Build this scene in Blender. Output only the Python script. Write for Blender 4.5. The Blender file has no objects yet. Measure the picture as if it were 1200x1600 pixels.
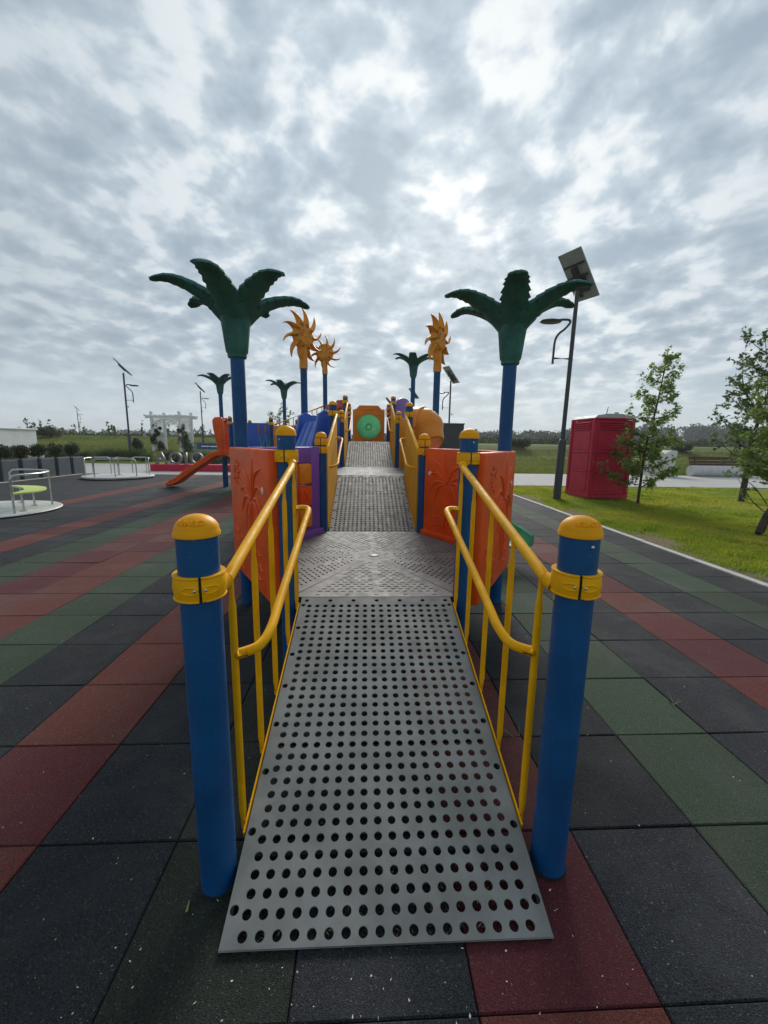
import bpy, bmesh, math, random
import numpy as np
from mathutils import Vector, Matrix
R_ = math.radians
rnd = random.Random(7)
SC = bpy.context.scene
COL = SC.collection

# ------------------------------------------------------------------ camera
F, YAW, PITCH, ROLL, CAMH = 627.3, .04725, .1716, .0153, 1.4767
cam = bpy.data.cameras.new('camera'); cam_o = bpy.data.objects.new('camera', cam); COL.objects.link(cam_o)
cam.sensor_fit = 'VERTICAL'; cam.sensor_height = 36; cam.sensor_width = 27
cam.lens = F*36/1600; cam.clip_start = .02; cam.clip_end = 4000
_f = Vector((math.sin(YAW)*math.cos(PITCH), math.cos(YAW)*math.cos(PITCH), -math.sin(PITCH)))
_r = Vector((math.cos(YAW), -math.sin(YAW), 0)); _u = _r.cross(_f)
_r2 = _r*math.cos(ROLL)+_u*math.sin(ROLL); _u2 = -_r*math.sin(ROLL)+_u*math.cos(ROLL)
m = Matrix((_r2, _u2, -_f)).transposed().to_4x4(); m.translation = (0, 0, CAMH)
cam_o.matrix_world = m
SC.camera = cam_o

# ------------------------------------------------------------------ world: overcast sky over a Nishita base
SUN = Vector((.14, .86, .44)).normalized()
W = bpy.data.worlds.new('World'); SC.world = W; W.use_nodes = True
nt = W.node_tree; nt.nodes.clear()
def N(tree, t, **kw):
    n = tree.nodes.new(t)
    for k, v in kw.items():
        if k == 'ins':
            for a, b in v.items(): n.inputs[a].default_value = b
        else: setattr(n, k, v)
    return n
def math_(tree, op, a, b=None, c=None, clamp=False):
    n = tree.nodes.new('ShaderNodeMath'); n.operation = op; n.use_clamp = clamp
    for i, v in enumerate((a, b, c)):
        if v is None: continue
        if isinstance(v, (int, float)): n.inputs[i].default_value = v
        else: tree.links.new(v, n.inputs[i])
    return n.outputs[0]
def mapr(tree, v, a, b, c=0., d=1., smooth=True):
    n = tree.nodes.new('ShaderNodeMapRange'); n.interpolation_type = 'SMOOTHSTEP' if smooth else 'LINEAR'
    tree.links.new(v, n.inputs[0])
    for i, x in enumerate((a, b, c, d)): n.inputs[i+1].default_value = x
    return n.outputs[0]
def mixc(tree, f, a, b, mode='MIX'):
    n = tree.nodes.new('ShaderNodeMix'); n.data_type = 'RGBA'; n.blend_type = mode
    for s, v in ((n.inputs[0], f), (n.inputs[6], a), (n.inputs[7], b)):
        if hasattr(v, 'is_linked') or hasattr(v, 'links'): tree.links.new(v, s)
        elif isinstance(v, (int, float)): s.default_value = v
        else: s.default_value = (*v, 1) if len(v) == 3 else v
    return n.outputs[2]
L = nt.links.new
sky = N(nt, 'ShaderNodeTexSky', sky_type='NISHITA', sun_disc=False, sun_elevation=math.asin(SUN.z),
        sun_rotation=math.atan2(SUN.x, SUN.y), air_density=1., dust_density=2.5)
tc = N(nt, 'ShaderNodeTexCoord')
sep = N(nt, 'ShaderNodeSeparateXYZ'); L(tc.outputs['Generated'], sep.inputs[0])
zz = math_(nt, 'ADD', math_(nt, 'MAXIMUM', sep.outputs[2], 0.), .27)
px = math_(nt, 'DIVIDE', sep.outputs[0], zz); py = math_(nt, 'DIVIDE', sep.outputs[1], zz)
comb = N(nt, 'ShaderNodeCombineXYZ'); L(px, comb.inputs[0]); L(py, comb.inputs[1])
def rotmap(src, rz, sx, sy, ox=0., oy=0.):
    n = N(nt, 'ShaderNodeMapping'); L(src, n.inputs[0]); n.inputs['Rotation'].default_value = (0, 0, rz)
    n.inputs['Scale'].default_value = (sx, sy, 1); n.inputs['Location'].default_value = (ox, oy, 0); return n.outputs[0]
def noise(tree, vec, scale, detail, rough, dist=0., lac=2.0, z=None):
    n = N(tree, 'ShaderNodeTexNoise', ins={'Scale': scale, 'Detail': detail, 'Roughness': rough, 'Distortion': dist, 'Lacunarity': lac})
    if vec is not None: tree.links.new(vec, n.inputs['Vector'])
    return n.outputs['Fac']
P = comb.outputs[0]
W.cycles.sampling_method = 'MANUAL'; W.cycles.sample_map_resolution = 256
def noise2(vec, scale, detail, rough, ntype='FBM', out='Fac', dist=0.):
    n = N(nt, 'ShaderNodeTexNoise', noise_dimensions='2D', noise_type=ntype, normalize=True, ins={'Scale': scale, 'Detail': detail, 'Roughness': rough, 'Distortion': dist}); L(vec, n.inputs['Vector']); return n.outputs[out]
big = noise2(rotmap(P, .5, .9, .9, 8.3, 1.9), 1.0, 2, .5)
wc = noise2(P, 2.2, 3, .55, out='Color')
wsub = N(nt, 'ShaderNodeVectorMath', operation='SUBTRACT'); L(wc, wsub.inputs[0]); wsub.inputs[1].default_value = (.5, .5, .5)
wscl = N(nt, 'ShaderNodeVectorMath', operation='SCALE'); L(wsub.outputs[0], wscl.inputs[0]); wscl.inputs[3].default_value = .09
wadd = N(nt, 'ShaderNodeVectorMath', operation='ADD'); L(P, wadd.inputs[0]); L(wscl.outputs[0], wadd.inputs[1])
PW_ = wadd.outputs[0]
mid = noise2(rotmap(PW_, .45, 1.0, 1.0, 7.9, 3.1), 6.0, 4, .50)
sml = noise2(rotmap(PW_, .9, 1.0, 1.0, 5.2, 9.1), 11.5, 4, .50)
dot = N(nt, 'ShaderNodeVectorMath', operation='DOT_PRODUCT'); L(tc.outputs['Generated'], dot.inputs[0]); dot.inputs[1].default_value = SUN
sd = math_(nt, 'MAXIMUM', dot.outputs['Value'], 0.)
glow = math_(nt, 'POWER', sd, 6.); glow2 = math_(nt, 'POWER', sd, 2.5)
# thickness of the deck: puffs are thick in the middle, thin seams between them let the light through
th = math_(nt, 'ADD', math_(nt, 'MULTIPLY', mid, .50), math_(nt, 'ADD', math_(nt, 'MULTIPLY', sml, .27), math_(nt, 'MULTIPLY', big, .18)))
con = math_(nt, 'ADD', .50, math_(nt, 'MULTIPLY', glow2, .55))
thick = math_(nt, 'ADD', .5, math_(nt, 'MULTIPLY', math_(nt, 'SUBTRACT', mapr(nt, th, .38, .60), .5), con), clamp=True)
seam = math_(nt, 'SUBTRACT', 1., mapr(nt, th, .36, .47))
base = mixc(nt, thick, (3.0, 3.46, 3.86), (1.80, 2.27, 2.70))
lit = math_(nt, 'ADD', .68, math_(nt, 'ADD', math_(nt, 'MULTIPLY', glow2, .28), math_(nt, 'MULTIPLY', glow, .14)))
mulc = N(nt, 'ShaderNodeVectorMath', operation='SCALE'); L(base, mulc.inputs[0]); L(lit, mulc.inputs[3])
sl = math_(nt, 'MULTIPLY', seam, math_(nt, 'ADD', .03, math_(nt, 'ADD', math_(nt, 'MULTIPLY', glow2, .16), math_(nt, 'MULTIPLY', glow, .75))), clamp=True)
cl = mixc(nt, sl, mulc.outputs[0], (4.75, 4.9, 4.9))
hz = math_(nt, 'SUBTRACT', 1., mapr(nt, sep.outputs[2], .0, .22))
cl = mixc(nt, math_(nt, 'MULTIPLY', hz, .78), cl, (3.4, 3.9, 4.15))
cov = mixc(nt, .985, sky.outputs[0], cl)
bg = N(nt, 'ShaderNodeBackground', ins={'Strength': .099}); L(cov, bg.inputs[0])
wo = N(nt, 'ShaderNodeOutputWorld'); L(bg.outputs[0], wo.inputs[0])

# ------------------------------------------------------------------ sun behind the cloud deck
sl_ = bpy.data.lights.new('sun', 'SUN'); sl_.energy = 1.5; sl_.angle = R_(22); sl_.color = (1, .96, .88)
so = bpy.data.objects.new('sun', sl_); COL.objects.link(so); so.rotation_euler = (-SUN).to_track_quat('-Z', 'Y').to_euler()
so.location = (3, 20, 30)
vs = SC.view_settings; vs.view_transform = 'Standard'; vs.look = 'None'; vs.exposure = 1.04; vs.gamma = 1; vs.use_curve_mapping = False

# ================================================================== materials
MATS = {}
def mat(name, col, rough=.5, spec=.5, metal=0., var=.0, vscale=6., bump=0., bscale=60., col2=None, mixlo=.4, mixhi=.6, mscale=3., trans=0., coat=0., dirt=0., scr=0., scol=(.3, .32, .34)):
    if name in MATS: return MATS[name]
    M = bpy.data.materials.new(name); M.use_nodes = True; t = M.node_tree
    b = t.nodes['Principled BSDF']; b.inputs['Roughness'].default_value = rough; b.inputs['Metallic'].default_value = metal
    b.inputs['Specular IOR Level'].default_value = spec; b.inputs['Coat Weight'].default_value = coat
    c = N(t, 'ShaderNodeTexCoord').outputs['Object']
    out = None
    if col2 is not None:
        f = mapr(t, noise(t, c, mscale, 5, .6), mixlo, mixhi); out = mixc(t, f, col, col2)
    if var > 0:
        n1 = noise(t, c, vscale, 5, .6, .2)
        dark = tuple(x*(1-var) for x in col); lite = tuple(min(1, x*(1+var)) for x in col)
        f = mapr(t, n1, .3, .7); v = mixc(t, f, dark, lite)
        if out is None: out = v
        else: out = mixc(t, .5, out, v)
    if dirt > 0:
        f = math_(t, 'MULTIPLY', mapr(t, noise(t, c, 2.3, 8, .68, .4), .55, .78), dirt)
        out = mixc(t, f, out if out is not None else col, (.22, .20, .17))
    if scr > 0:
        mp = N(t, 'ShaderNodeMapping'); t.links.new(c, mp.inputs[0]); mp.inputs['Rotation'].default_value = (.5, .9, .3); mp.inputs['Scale'].default_value = (95, 9, 60)
        f = math_(t, 'MULTIPLY', mapr(t, noise(t, mp.outputs[0], 1., 3, .6), .66, .72), mapr(t, noise(t, c, 4., 3, .6), .48, .62))
        f2 = mapr(t, noise(t, c, 38., 4, .7), .70, .76)
        out = mixc(t, math_(t, 'MULTIPLY', math_(t, 'MAXIMUM', f, f2), scr), out if out is not None else col, scol)
    if out is None: b.inputs['Base Color'].default_value = (*col, 1)
    else: t.links.new(out, b.inputs['Base Color'])
    if var > 0:
        rr = mapr(t, noise(t, c, vscale*3, 4, .6), .3, .7, max(0, rough-.08), min(1, rough+.1)); t.links.new(rr, b.inputs['Roughness'])
    if bump > 0:
        bn = N(t, 'ShaderNodeBump', ins={'Strength': bump, 'Distance': .01}); t.links.new(noise(t, c, bscale, 4, .6), bn.inputs['Height'])
        t.links.new(bn.outputs[0], b.inputs['Normal'])
    if trans > 0:
        tr = N(t, 'ShaderNodeBsdfTranslucent'); 
        if out is None: tr.inputs[0].default_value = (*[min(1, x*1.5) for x in col], 1)
        else: t.links.new(out, tr.inputs[0])
        ms = N(t, 'ShaderNodeMixShader'); ms.inputs[0].default_value = trans
        t.links.new(b.outputs[0], ms.inputs[1]); t.links.new(tr.outputs[0], ms.inputs[2]); t.links.new(ms.outputs[0], t.nodes['Material Output'].inputs[0])
    MATS[name] = M; return M

def rubber(name, col, col2):
    M = bpy.data.materials.new(name); M.use_nodes = True; t = M.node_tree; b = t.nodes['Principled BSDF']
    g = N(t, 'ShaderNodeNewGeometry').outputs['Position']
    oi = N(t, 'ShaderNodeObjectInfo').outputs['Random']
    v = N(t, 'ShaderNodeTexVoronoi', ins={'Scale': 320.}); t.links.new(g, v.inputs['Vector'])
    sv = N(t, 'ShaderNodeSeparateColor'); t.links.new(v.outputs['Color'], sv.inputs[0])
    c = mixc(t, mapr(t, sv.outputs[0], .1, .95, smooth=False), col, col2)
    fleck = math_(t, 'GREATER_THAN', sv.outputs[1], .985)
    c = mixc(t, math_(t, 'MULTIPLY', fleck, .55), c, (.16, .17, .17))
    wear = mapr(t, noise(t, g, 1.7, 7, .65, .3), .42, .75)
    c = mixc(t, math_(t, 'MULTIPLY', wear, .26), c, (.125, .125, .12))
    hs = N(t, 'ShaderNodeHueSaturation'); t.links.new(c, hs.inputs['Color'])
    t.links.new(math_(t, 'ADD', .82, math_(t, 'MULTIPLY', oi, .36)), hs.inputs['Value'])
    t.links.new(math_(t, 'ADD', .485, math_(t, 'MULTIPLY', oi, .03)), hs.inputs['Hue'])
    t.links.new(hs.outputs[0], b.inputs['Base Color']); b.inputs['Roughness'].default_value = .85; b.inputs['Specular IOR Level'].default_value = .28
    bn = N(t, 'ShaderNodeBump', ins={'Strength': .7, 'Distance': .004}); t.links.new(v.outputs['Distance'], bn.inputs['Height'])
    t.links.new(bn.outputs[0], b.inputs['Normal']); MATS[name] = M; return M
rub = {'k': rubber('rubber_black', (.006, .0075, .010), (.031, .035, .042)),
       'r': rubber('rubber_red', (.082, .016, .015), (.152, .036, .033)),
       'g': rubber('rubber_green', (.020, .040, .023), (.056, .084, .050)),
       'd': rubber('rubber_dark_green', (.008, .013, .009), (.032, .041, .032))}
BLUE = mat('post_blue_paint', (.006, .078, .235), .42, .32, var=.18, vscale=4, dirt=.16, scr=.55)
YEL = mat('yellow_paint', (.92, .44, .002), .50, .16, var=.10, vscale=9, dirt=.08, bump=.03, bscale=180, scr=.4, scol=(.30, .16, .03))
CAPY = mat('cap_yellow_plastic', (.90, .38, .003), .5, .18, var=.06, vscale=12)
SHEET = mat('yellow_sheet', (.74, .38, .004), .62, .15, var=.08, vscale=3, dirt=.05)
ORED = mat('orange_red_plastic', (.82, .10, .008), .5, .3, var=.14, vscale=3, bump=.05, bscale=120, dirt=.10, scr=.3, scol=(.75, .35, .22))
RED = mat('red_plastic', (.55, .055, .025), .45, .4, var=.10, vscale=3, dirt=.08)
ORG = mat('orange_plastic', (.80, .26, .012), .42, .4, var=.10, vscale=3, dirt=.08)
PURP = mat('purple_plastic', (.22, .085, .42), .42, .4, var=.08, vscale=3, dirt=.08)
BLUP = mat('blue_plastic', (.018, .10, .52), .36, .5, var=.10, vscale=3, dirt=.06)
GRNP = mat('green_plastic', (.06, .36, .20), .38, .5, var=.08, vscale=4)
DOME = mat('green_dome_plastic', (.10, .42, .20), .2, .5, var=.15, vscale=5, trans=.35)
PALM = mat('palm_green_plastic', (.042, .148, .128), .6, .25, var=.25, vscale=7, bump=.35, bscale=30)
SUNM = mat('sun_orange_plastic', (.74, .30, .030), .5, .4, var=.12, vscale=6, bump=.08, bscale=70)
DECK = mat('deck_grey_coating', (.205, .212, .203), .60, .28, var=.22, vscale=4, bump=.12, bscale=260, dirt=.34, scr=.35, scol=(.34, .335, .31))
FRM = mat('underframe_dark', (.030, .033, .036), .7, .2, var=.2)
STEEL = mat('steel', (.52, .53, .52), .32, .5, metal=.85, var=.06, vscale=12)
PLATE = mat('carousel_plate', (.52, .52, .50), .5, .4, var=.15, vscale=3, dirt=.3)
BOLT = mat('bolt', (.6, .6, .6), .3, metal=1.)
DARK = mat('dark_gap', (.012, .012, .013), .8)
GREYP = mat('lamp_grey_paint', (.045, .052, .062), .45, .5, var=.08)
PANELB = mat('solar_back', (.33, .35, .36), .5, var=.06)
PANELF = mat('solar_cells', (.012, .018, .05), .12, .6)
LAMPG = mat('lamp_glass', (.6, .6, .58), .2)
WHITE = mat('white_paint', (.80, .81, .80), .45, var=.05, vscale=2, dirt=.08)
MAROON = mat('maroon_plastic', (.56, .016, .060), .45, .35, var=.10, vscale=2, dirt=.08)
ROOFG = mat('grey_plastic_roof', (.55, .58, .60), .5, var=.05)
CONC = mat('paving_concrete', (.46, .45, .43), .85, .2, var=.10, vscale=1.5, bump=.2, bscale=60, col2=(.36, .36, .35), mscale=.5)
KERB = mat('kerb_concrete', (.50, .49, .46), .85, .2, var=.15, vscale=4, bump=.2, bscale=50, dirt=.35)
PLANT = mat('planter_grey', (.085, .105, .115), .6, .4, var=.12, vscale=2)
SIGNR = mat('sign_red', (.55, .010, .045), .5, var=.06)
LETT = mat('letter_grey', (.20, .22, .22), .5, var=.06)
FENCEB = mat('fence_blue_grey', (.07, .11, .17), .5)
BANNER = mat('banner_blue', (.02, .07, .22), .5)
LIME = mat('lime_plastic', (.58, .70, .16), .45, var=.05)
WOOD = mat('bench_wood', (.11, .055, .038), .6, .3, var=.3, vscale=8)
STONE = mat('bench_concrete', (.62, .61, .60), .8, .2, var=.08)
BARK = mat('bark', (.085, .070, .055), .9, .2, var=.35, vscale=14, bump=.5, bscale=40)
LEAF = mat('maple_leaf', (.155, .245, .050), .5, .3, col2=(.245, .330, .080), mscale=2.5, trans=.5)
LEAFD = mat('maple_leaf_dark', (.075, .125, .036), .5, .3, col2=(.120, .180, .050), mscale=2.5, trans=.42)
SHRUB = mat('shrub_leaf', (.045, .075, .035), .6, .3, col2=(.09, .10, .045), mscale=5, trans=.2)
SHRUBR = mat('shrub_leaf_reddish', (.11, .09, .04), .6, .3, col2=(.06, .085, .035), mscale=9, trans=.2)
ROSE = mat('rose_flower', (.62, .44, .42), .6)
FARL = mat('far_foliage', (.035, .065, .030), .8, .1, col2=(.060, .090, .036), mscale=.07)
HEDGE = mat('bank_bushes', (.075, .115, .032), .8, .1, col2=(.120, .145, .045), mscale=.15)
GRASSB = mat('grass_blade', (.235, .325, .026), .6, .2, col2=(.410, .415, .050), mscale=.55, trans=.5)
BANKB = mat('bank_grass_blade', (.135, .180, .032), .7, .15, col2=(.225, .240, .058), mscale=.12, trans=.35)
REED = mat('ornamental_grass', (.075, .120, .045), .7, .2, col2=(.12, .15, .06), mscale=1., trans=.25)
SOILM = mat('white_petal', (.62, .60, .52), .7)
GBLADE = mat('loose_grass', (.18, .26, .05), .6)

# ================================================================== helpers
def bm_new(): return bmesh.new()
def to_mesh(bm, name, smooth=False, ang=None):
    me = bpy.data.meshes.new(name); bm.normal_update(); bm.to_mesh(me); bm.free()
    if smooth:
        me.polygons.foreach_set('use_smooth', [True]*len(me.polygons))
        try: me.set_sharp_from_angle(angle=R_(ang if ang else 40))
        except Exception: pass
    return me
def link(name, me, m, parent=None, loc=(0, 0, 0), rot=(0, 0, 0), scale=None):
    o = bpy.data.objects.new(name, me); COL.objects.link(o)
    if me is not None and m is not None and not me.materials: me.materials.append(m)
    o.location = loc; o.rotation_euler = rot
    if scale: o.scale = scale
    if parent is not None: o.parent = parent
    return o
def part(name, bm, m, parent, smooth=False, ang=None, loc=(0, 0, 0), rot=(0, 0, 0), label=None):
    o = link(name, to_mesh(bm, name, smooth, ang), m, parent, loc, rot)
    if label: o['label'] = label
    return o
def thing(name, label, cat, loc=(0, 0, 0), rz=0., group=None):
    o = bpy.data.objects.new(name, None); COL.objects.link(o); o.location = loc; o.rotation_euler = (0, 0, rz); o.empty_display_size = .1
    return tag(o, label, cat, group)
def tag(o, label, cat, group=None):
    o['label'] = label; o['category'] = cat
    if group: o['group'] = group
    return o
def struct(o): o['kind'] = 'structure'; return o
def copy_tree(o, parent=None):
    c = o.copy(); COL.objects.link(c); c.parent = parent
    for ch in list(o.children): copy_tree(ch, c)
    return c

def box(bm, c, s, bev=0., rz=0., mtx=None):
    r = bmesh.ops.create_cube(bm, size=1.)
    vs_ = r['verts']
    M = Matrix.Translation(c) @ Matrix.Rotation(rz, 4, 'Z') @ Matrix.Diagonal((*s, 1))
    if mtx is not None: M = mtx @ Matrix.Diagonal((*s, 1))
    bmesh.ops.transform(bm, matrix=M, verts=vs_)
    if bev > 0:
        es = list({e for v in vs_ for e in v.link_edges})
        bmesh.ops.bevel(bm, geom=es, offset=bev, segments=2, profile=.5, affect='EDGES')
def frame_from(d, up=Vector((0, 0, 1))):
    d = d.normalized()
    if abs(d.dot(up)) > .98: up = Vector((0, 1, 0))
    a = d.cross(up).normalized(); b = a.cross(d).normalized(); return a, b
def catmull(pts, n=8, rad=None):
    P_ = [Vector(p) for p in pts]; out = []; ro = []
    for i in range(len(P_)-1):
        p0 = P_[max(i-1, 0)]; p1 = P_[i]; p2 = P_[i+1]; p3 = P_[min(i+2, len(P_)-1)]
        for k in range(n):
            t = k/n
            out.append(.5*((2*p1)+(-p0+p2)*t+(2*p0-5*p1+4*p2-p3)*t*t+(-p0+3*p1-3*p2+p3)*t**3))
            if rad: ro.append(rad[i]*(1-t)+rad[i+1]*t)
    out.append(P_[-1]); 
    if rad: ro.append(rad[-1]); return out, ro
    return out
def tube(bm, pts, r, seg=12, caps=True, flat=1.):
    pts = [Vector(p) for p in pts]; n = len(pts)
    if isinstance(r, (int, float)): r = [r]*n
    rings = []; a = None
    for i, p in enumerate(pts):
        d = (pts[min(i+1, n-1)]-pts[max(i-1, 0)])
        if d.length < 1e-9: d = Vector((0, 0, 1))
        d.normalize()
        if a is None: a, b = frame_from(d)
        else:
            a = (a-d*a.dot(d)); a.normalize(); b = a.cross(d).normalized()*-1; b = d.cross(a).normalized()
        rings.append([bm.verts.new(p+a*math.cos(2*math.pi*k/seg)*r[i]+b*math.sin(2*math.pi*k/seg)*r[i]*flat) for k in range(seg)])
    for i in range(n-1):
        for k in range(seg):
            bm.faces.new((rings[i][k], rings[i][(k+1) % seg], rings[i+1][(k+1) % seg], rings[i+1][k]))
    if caps:
        bm.faces.new(rings[0][::-1]); bm.faces.new(rings[-1])
def lathe(bm, prof, seg=24, mtx=None, a0=0., a1=2*math.pi):
    full = abs(a1-a0-2*math.pi) < 1e-6
    k_n = seg if full else seg+1
    rings = []
    for (r, z) in prof:
        if r < 1e-6 and full: rings.append([bm.verts.new((0, 0, z))])
        else: rings.append([bm.verts.new((r*math.cos(a0+(a1-a0)*k/seg), r*math.sin(a0+(a1-a0)*k/seg), z)) for k in range(k_n)])
    for A, B in zip(rings[:-1], rings[1:]):
        for k in range(seg):
            j = (k+1) % k_n if full else k+1
            if len(A) == 1 and len(B) == 1: continue
            if len(A) == 1: bm.faces.new((A[0], B[j], B[k]))
            elif len(B) == 1: bm.faces.new((A[k], A[j], B[0]))
            else: bm.faces.new((A[k], A[j], B[j], B[k]))
    vs_ = [v for r_ in rings for v in r_]
    if mtx is not None: bmesh.ops.transform(bm, matrix=mtx, verts=vs_)
    return vs_
def plate(outline, holes, thick, name):
    """flat plate with real holes: outline and holes lie in xy, top at z=0, bottom at -thick"""
    cu = bpy.data.curves.new('tmp', 'CURVE'); cu.dimensions = '2D'; cu.fill_mode = 'BOTH'; cu.extrude = thick/2
    for poly in [outline]+holes:
        s = cu.splines.new('POLY'); s.points.add(len(poly)-1); s.use_cyclic_u = True
        for i, (x, y) in enumerate(poly): s.points[i].co = (x, y, 0, 1)
    o = bpy.data.objects.new('tmp', cu); COL.objects.link(o)
    dg = bpy.context.evaluated_depsgraph_get(); dg.update()
    me = bpy.data.meshes.new_from_object(o.evaluated_get(dg)); me.name = name
    bpy.data.objects.remove(o); bpy.data.curves.remove(cu)
    me.materials.clear()
    me.transform(Matrix.Translation((0, 0, -thick/2)))
    return me
def circ(x, y, rx, ry=None, n=12):
    ry = ry or rx; return [(x+rx*math.cos(2*math.pi*k/n), y+ry*math.sin(2*math.pi*k/n)) for k in range(n)]
def slot(x, y, l, r, ang=0., n=5):
    pts = []
    for s, a0 in ((1, -math.pi/2), (-1, math.pi/2)):
        for k in range(n):
            a = a0+math.pi*k/(n-1); pts.append((s*l+r*math.cos(a), r*math.sin(a)))
    c, s_ = math.cos(ang), math.sin(ang)
    return [(x+c*a-s_*b, y+s_*a+c*b) for a, b in pts]
def text_mesh(body, size, ext, name, bevel=0., space=1.):
    cu = bpy.data.curves.new('tmp', 'FONT'); cu.body = body; cu.size = size; cu.extrude = ext; cu.align_x = 'CENTER'; cu.align_y = 'CENTER'
    cu.space_character = space; cu.bevel_depth = bevel; cu.resolution_u = 4; cu.offset = 0
    o = bpy.data.objects.new('tmp', cu); COL.objects.link(o)
    dg = bpy.context.evaluated_depsgraph_get(); dg.update()
    me = bpy.data.meshes.new_from_object(o.evaluated_get(dg)); me.name = name
    bpy.data.objects.remove(o); bpy.data.curves.remove(cu); me.materials.clear(); return me
def quads_mesh(V, name, nv=4):
    """V: (n, nv, 3) array -> mesh of n separate polygons"""
    n = len(V); me = bpy.data.meshes.new(name)
    me.vertices.add(n*nv); me.vertices.foreach_set('co', V.astype(np.float32).ravel())
    me.loops.add(n*nv); me.loops.foreach_set('vertex_index', np.arange(n*nv, dtype=np.int32))
    me.polygons.add(n); me.polygons.foreach_set('loop_start', np.arange(0, n*nv, nv, dtype=np.int32))
    try: me.polygons.foreach_set('loop_total', np.full(n, nv, dtype=np.int32))
    except Exception: pass
    me.update(calc_edges=True); return me
def leaf_quads(cent, size, rs, updn=.3, asp=.7, out=None):
    """diamond shaped leaves at cent (n,3)"""
    n = len(cent); a = rs.normal(size=(n, 3)); a[:, 2] *= .8
    a /= np.linalg.norm(a, axis=1, keepdims=True)
    b = rs.normal(size=(n, 3)); b -= a*(a*b).sum(1, keepdims=True); b /= np.linalg.norm(b, axis=1, keepdims=True)
    s = size*(.6+.8*rs.random((n, 1)))
    return np.stack([cent-a*s*.5, cent-a*s*.05+b*s*asp*.5, cent+a*s*.5, cent-a*s*.05-b*s*asp*.5], 1)

def smooth01(t): t = np.clip(t, 0, 1); return t*t*(3-2*t)
def terrain(x, y):
    x = np.asarray(x, float); y = np.asarray(y, float)
    left = np.interp(y, [-100, 24, 27, 30, 40, 44, 50, 58, 75, 120, 900], [0, 0, .18, .62, .80, 1.1, 1.72, 1.78, 1.0, 1.0, 1.0])
    right = np.interp(y, [-100, 30, 37, 40, 44, 46, 56, 75, 120, 900], [0, 0, .12, .5, 1.42, 1.52, 1.55, 1.0, 1.0, 1.0])
    w = smooth01((x+12)/10); z = left*(1-w)+right*w
    z = z-.012
    inside = (x < 4.31) & (x > -11.7) & (y < 17.31)
    return np.where(inside, -.07, z)

exec_order = []

# ================================================================== ground
def ground_material():
    M = bpy.data.materials.new('ground_grass_soil'); M.use_nodes = True; t = M.node_tree; b = t.nodes['Principled BSDF']
    g = N(t, 'ShaderNodeNewGeometry').outputs['Position']; s = N(t, 'ShaderNodeSeparateXYZ'); t.links.new(g, s.inputs[0])
    a = mixc(t, mapr(t, noise(t, g, .35, 6, .6), .35, .65), (.115, .170, .020), (.215, .240, .032))
    a = mixc(t, math_(t, 'MULTIPLY', mapr(t, noise(t, g, 9., 5, .7), .35, .7), .6), a, (.25, .26, .045))
    mp = N(t, 'ShaderNodeMapping'); t.links.new(g, mp.inputs[0]); mp.inputs['Scale'].default_value = (.04, .35, 1)
    a = mixc(t, math_(t, 'MULTIPLY', mapr(t, noise(t, mp.outputs[0], 1., 4, .6), .5, .68), .5), a, (.16, .175, .055))
    far = math_(t, 'MULTIPLY', mapr(t, s.outputs[1], 21., 30.), .8)
    a = mixc(t, far, a, mixc(t, mapr(t, noise(t, mp.outputs[0], 2., 5, .65), .35, .65), (.075, .100, .026), (.150, .165, .045)))
    # bare sandy strip along the kerb
    wob = math_(t, 'ADD', s.outputs[0], math_(t, 'MULTIPLY', math_(t, 'SUBTRACT', noise(t, g, 1.6, 6, .65), .5), 1.3))
    sand = math_(t, 'MULTIPLY', math_(t, 'SUBTRACT', 1., mapr(t, wob, 4.75, 5.1)), math_(t, 'LESS_THAN', s.outputs[1], 14.6))
    sand = math_(t, 'MULTIPLY', sand, math_(t, 'GREATER_THAN', s.outputs[0], 4.3))
    sc = mixc(t, mapr(t, noise(t, g, 30., 5, .7), .3, .7), (.17, .125, .075), (.36, .29, .19))
    a = mixc(t, sand, a, sc)
    # bare earth scuffs near the tree
    t.links.new(a, b.inputs['Base Color']); b.inputs['Roughness'].default_value = .95; b.inputs['Specular IOR Level'].default_value = .15
    bn = N(t, 'ShaderNodeBump', ins={'Strength': .6, 'Distance': .05}); t.links.new(noise(t, g, 14., 6, .7), bn.inputs['Height']); t.links.new(bn.outputs[0], b.inputs['Normal'])
    return M
GROUND = ground_material()
gx = np.unique(np.concatenate([[-900, -500, -300, -200, -140, -100, -80, -65, -50, -40], np.arange(-32, 32.1, 2.), [4.305, 4.315, -11.7, -11.69], [40, 50, 65, 80, 100, 140, 200, 300, 500, 900]]))
gy = np.unique(np.concatenate([[-60, -20, -6], np.arange(-2, 24, 2.), [17.305, 17.315], np.arange(24, 60, 1.), [62, 66, 70, 75, 85, 100, 120, 150, 200, 300, 450, 700, 1000, 1500]]))
GX, GY = np.meshgrid(gx, gy); GZ = terrain(GX, GY)
rs0 = np.random.RandomState(3)
nx, ny = len(gx), len(gy)
me = bpy.data.meshes.new('ground')
idx = np.arange(nx*ny).reshape(ny, nx)
fc = np.stack([idx[:-1, :-1], idx[:-1, 1:], idx[1:, 1:], idx[1:, :-1]], -1).reshape(-1, 4)
me.from_pydata(np.stack([GX, GY, GZ], -1).reshape(-1, 3).tolist(), [], fc.tolist()); me.update()
me.polygons.foreach_set('use_smooth', [True]*len(me.polygons))
struct(link('ground', me, GROUND))

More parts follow.
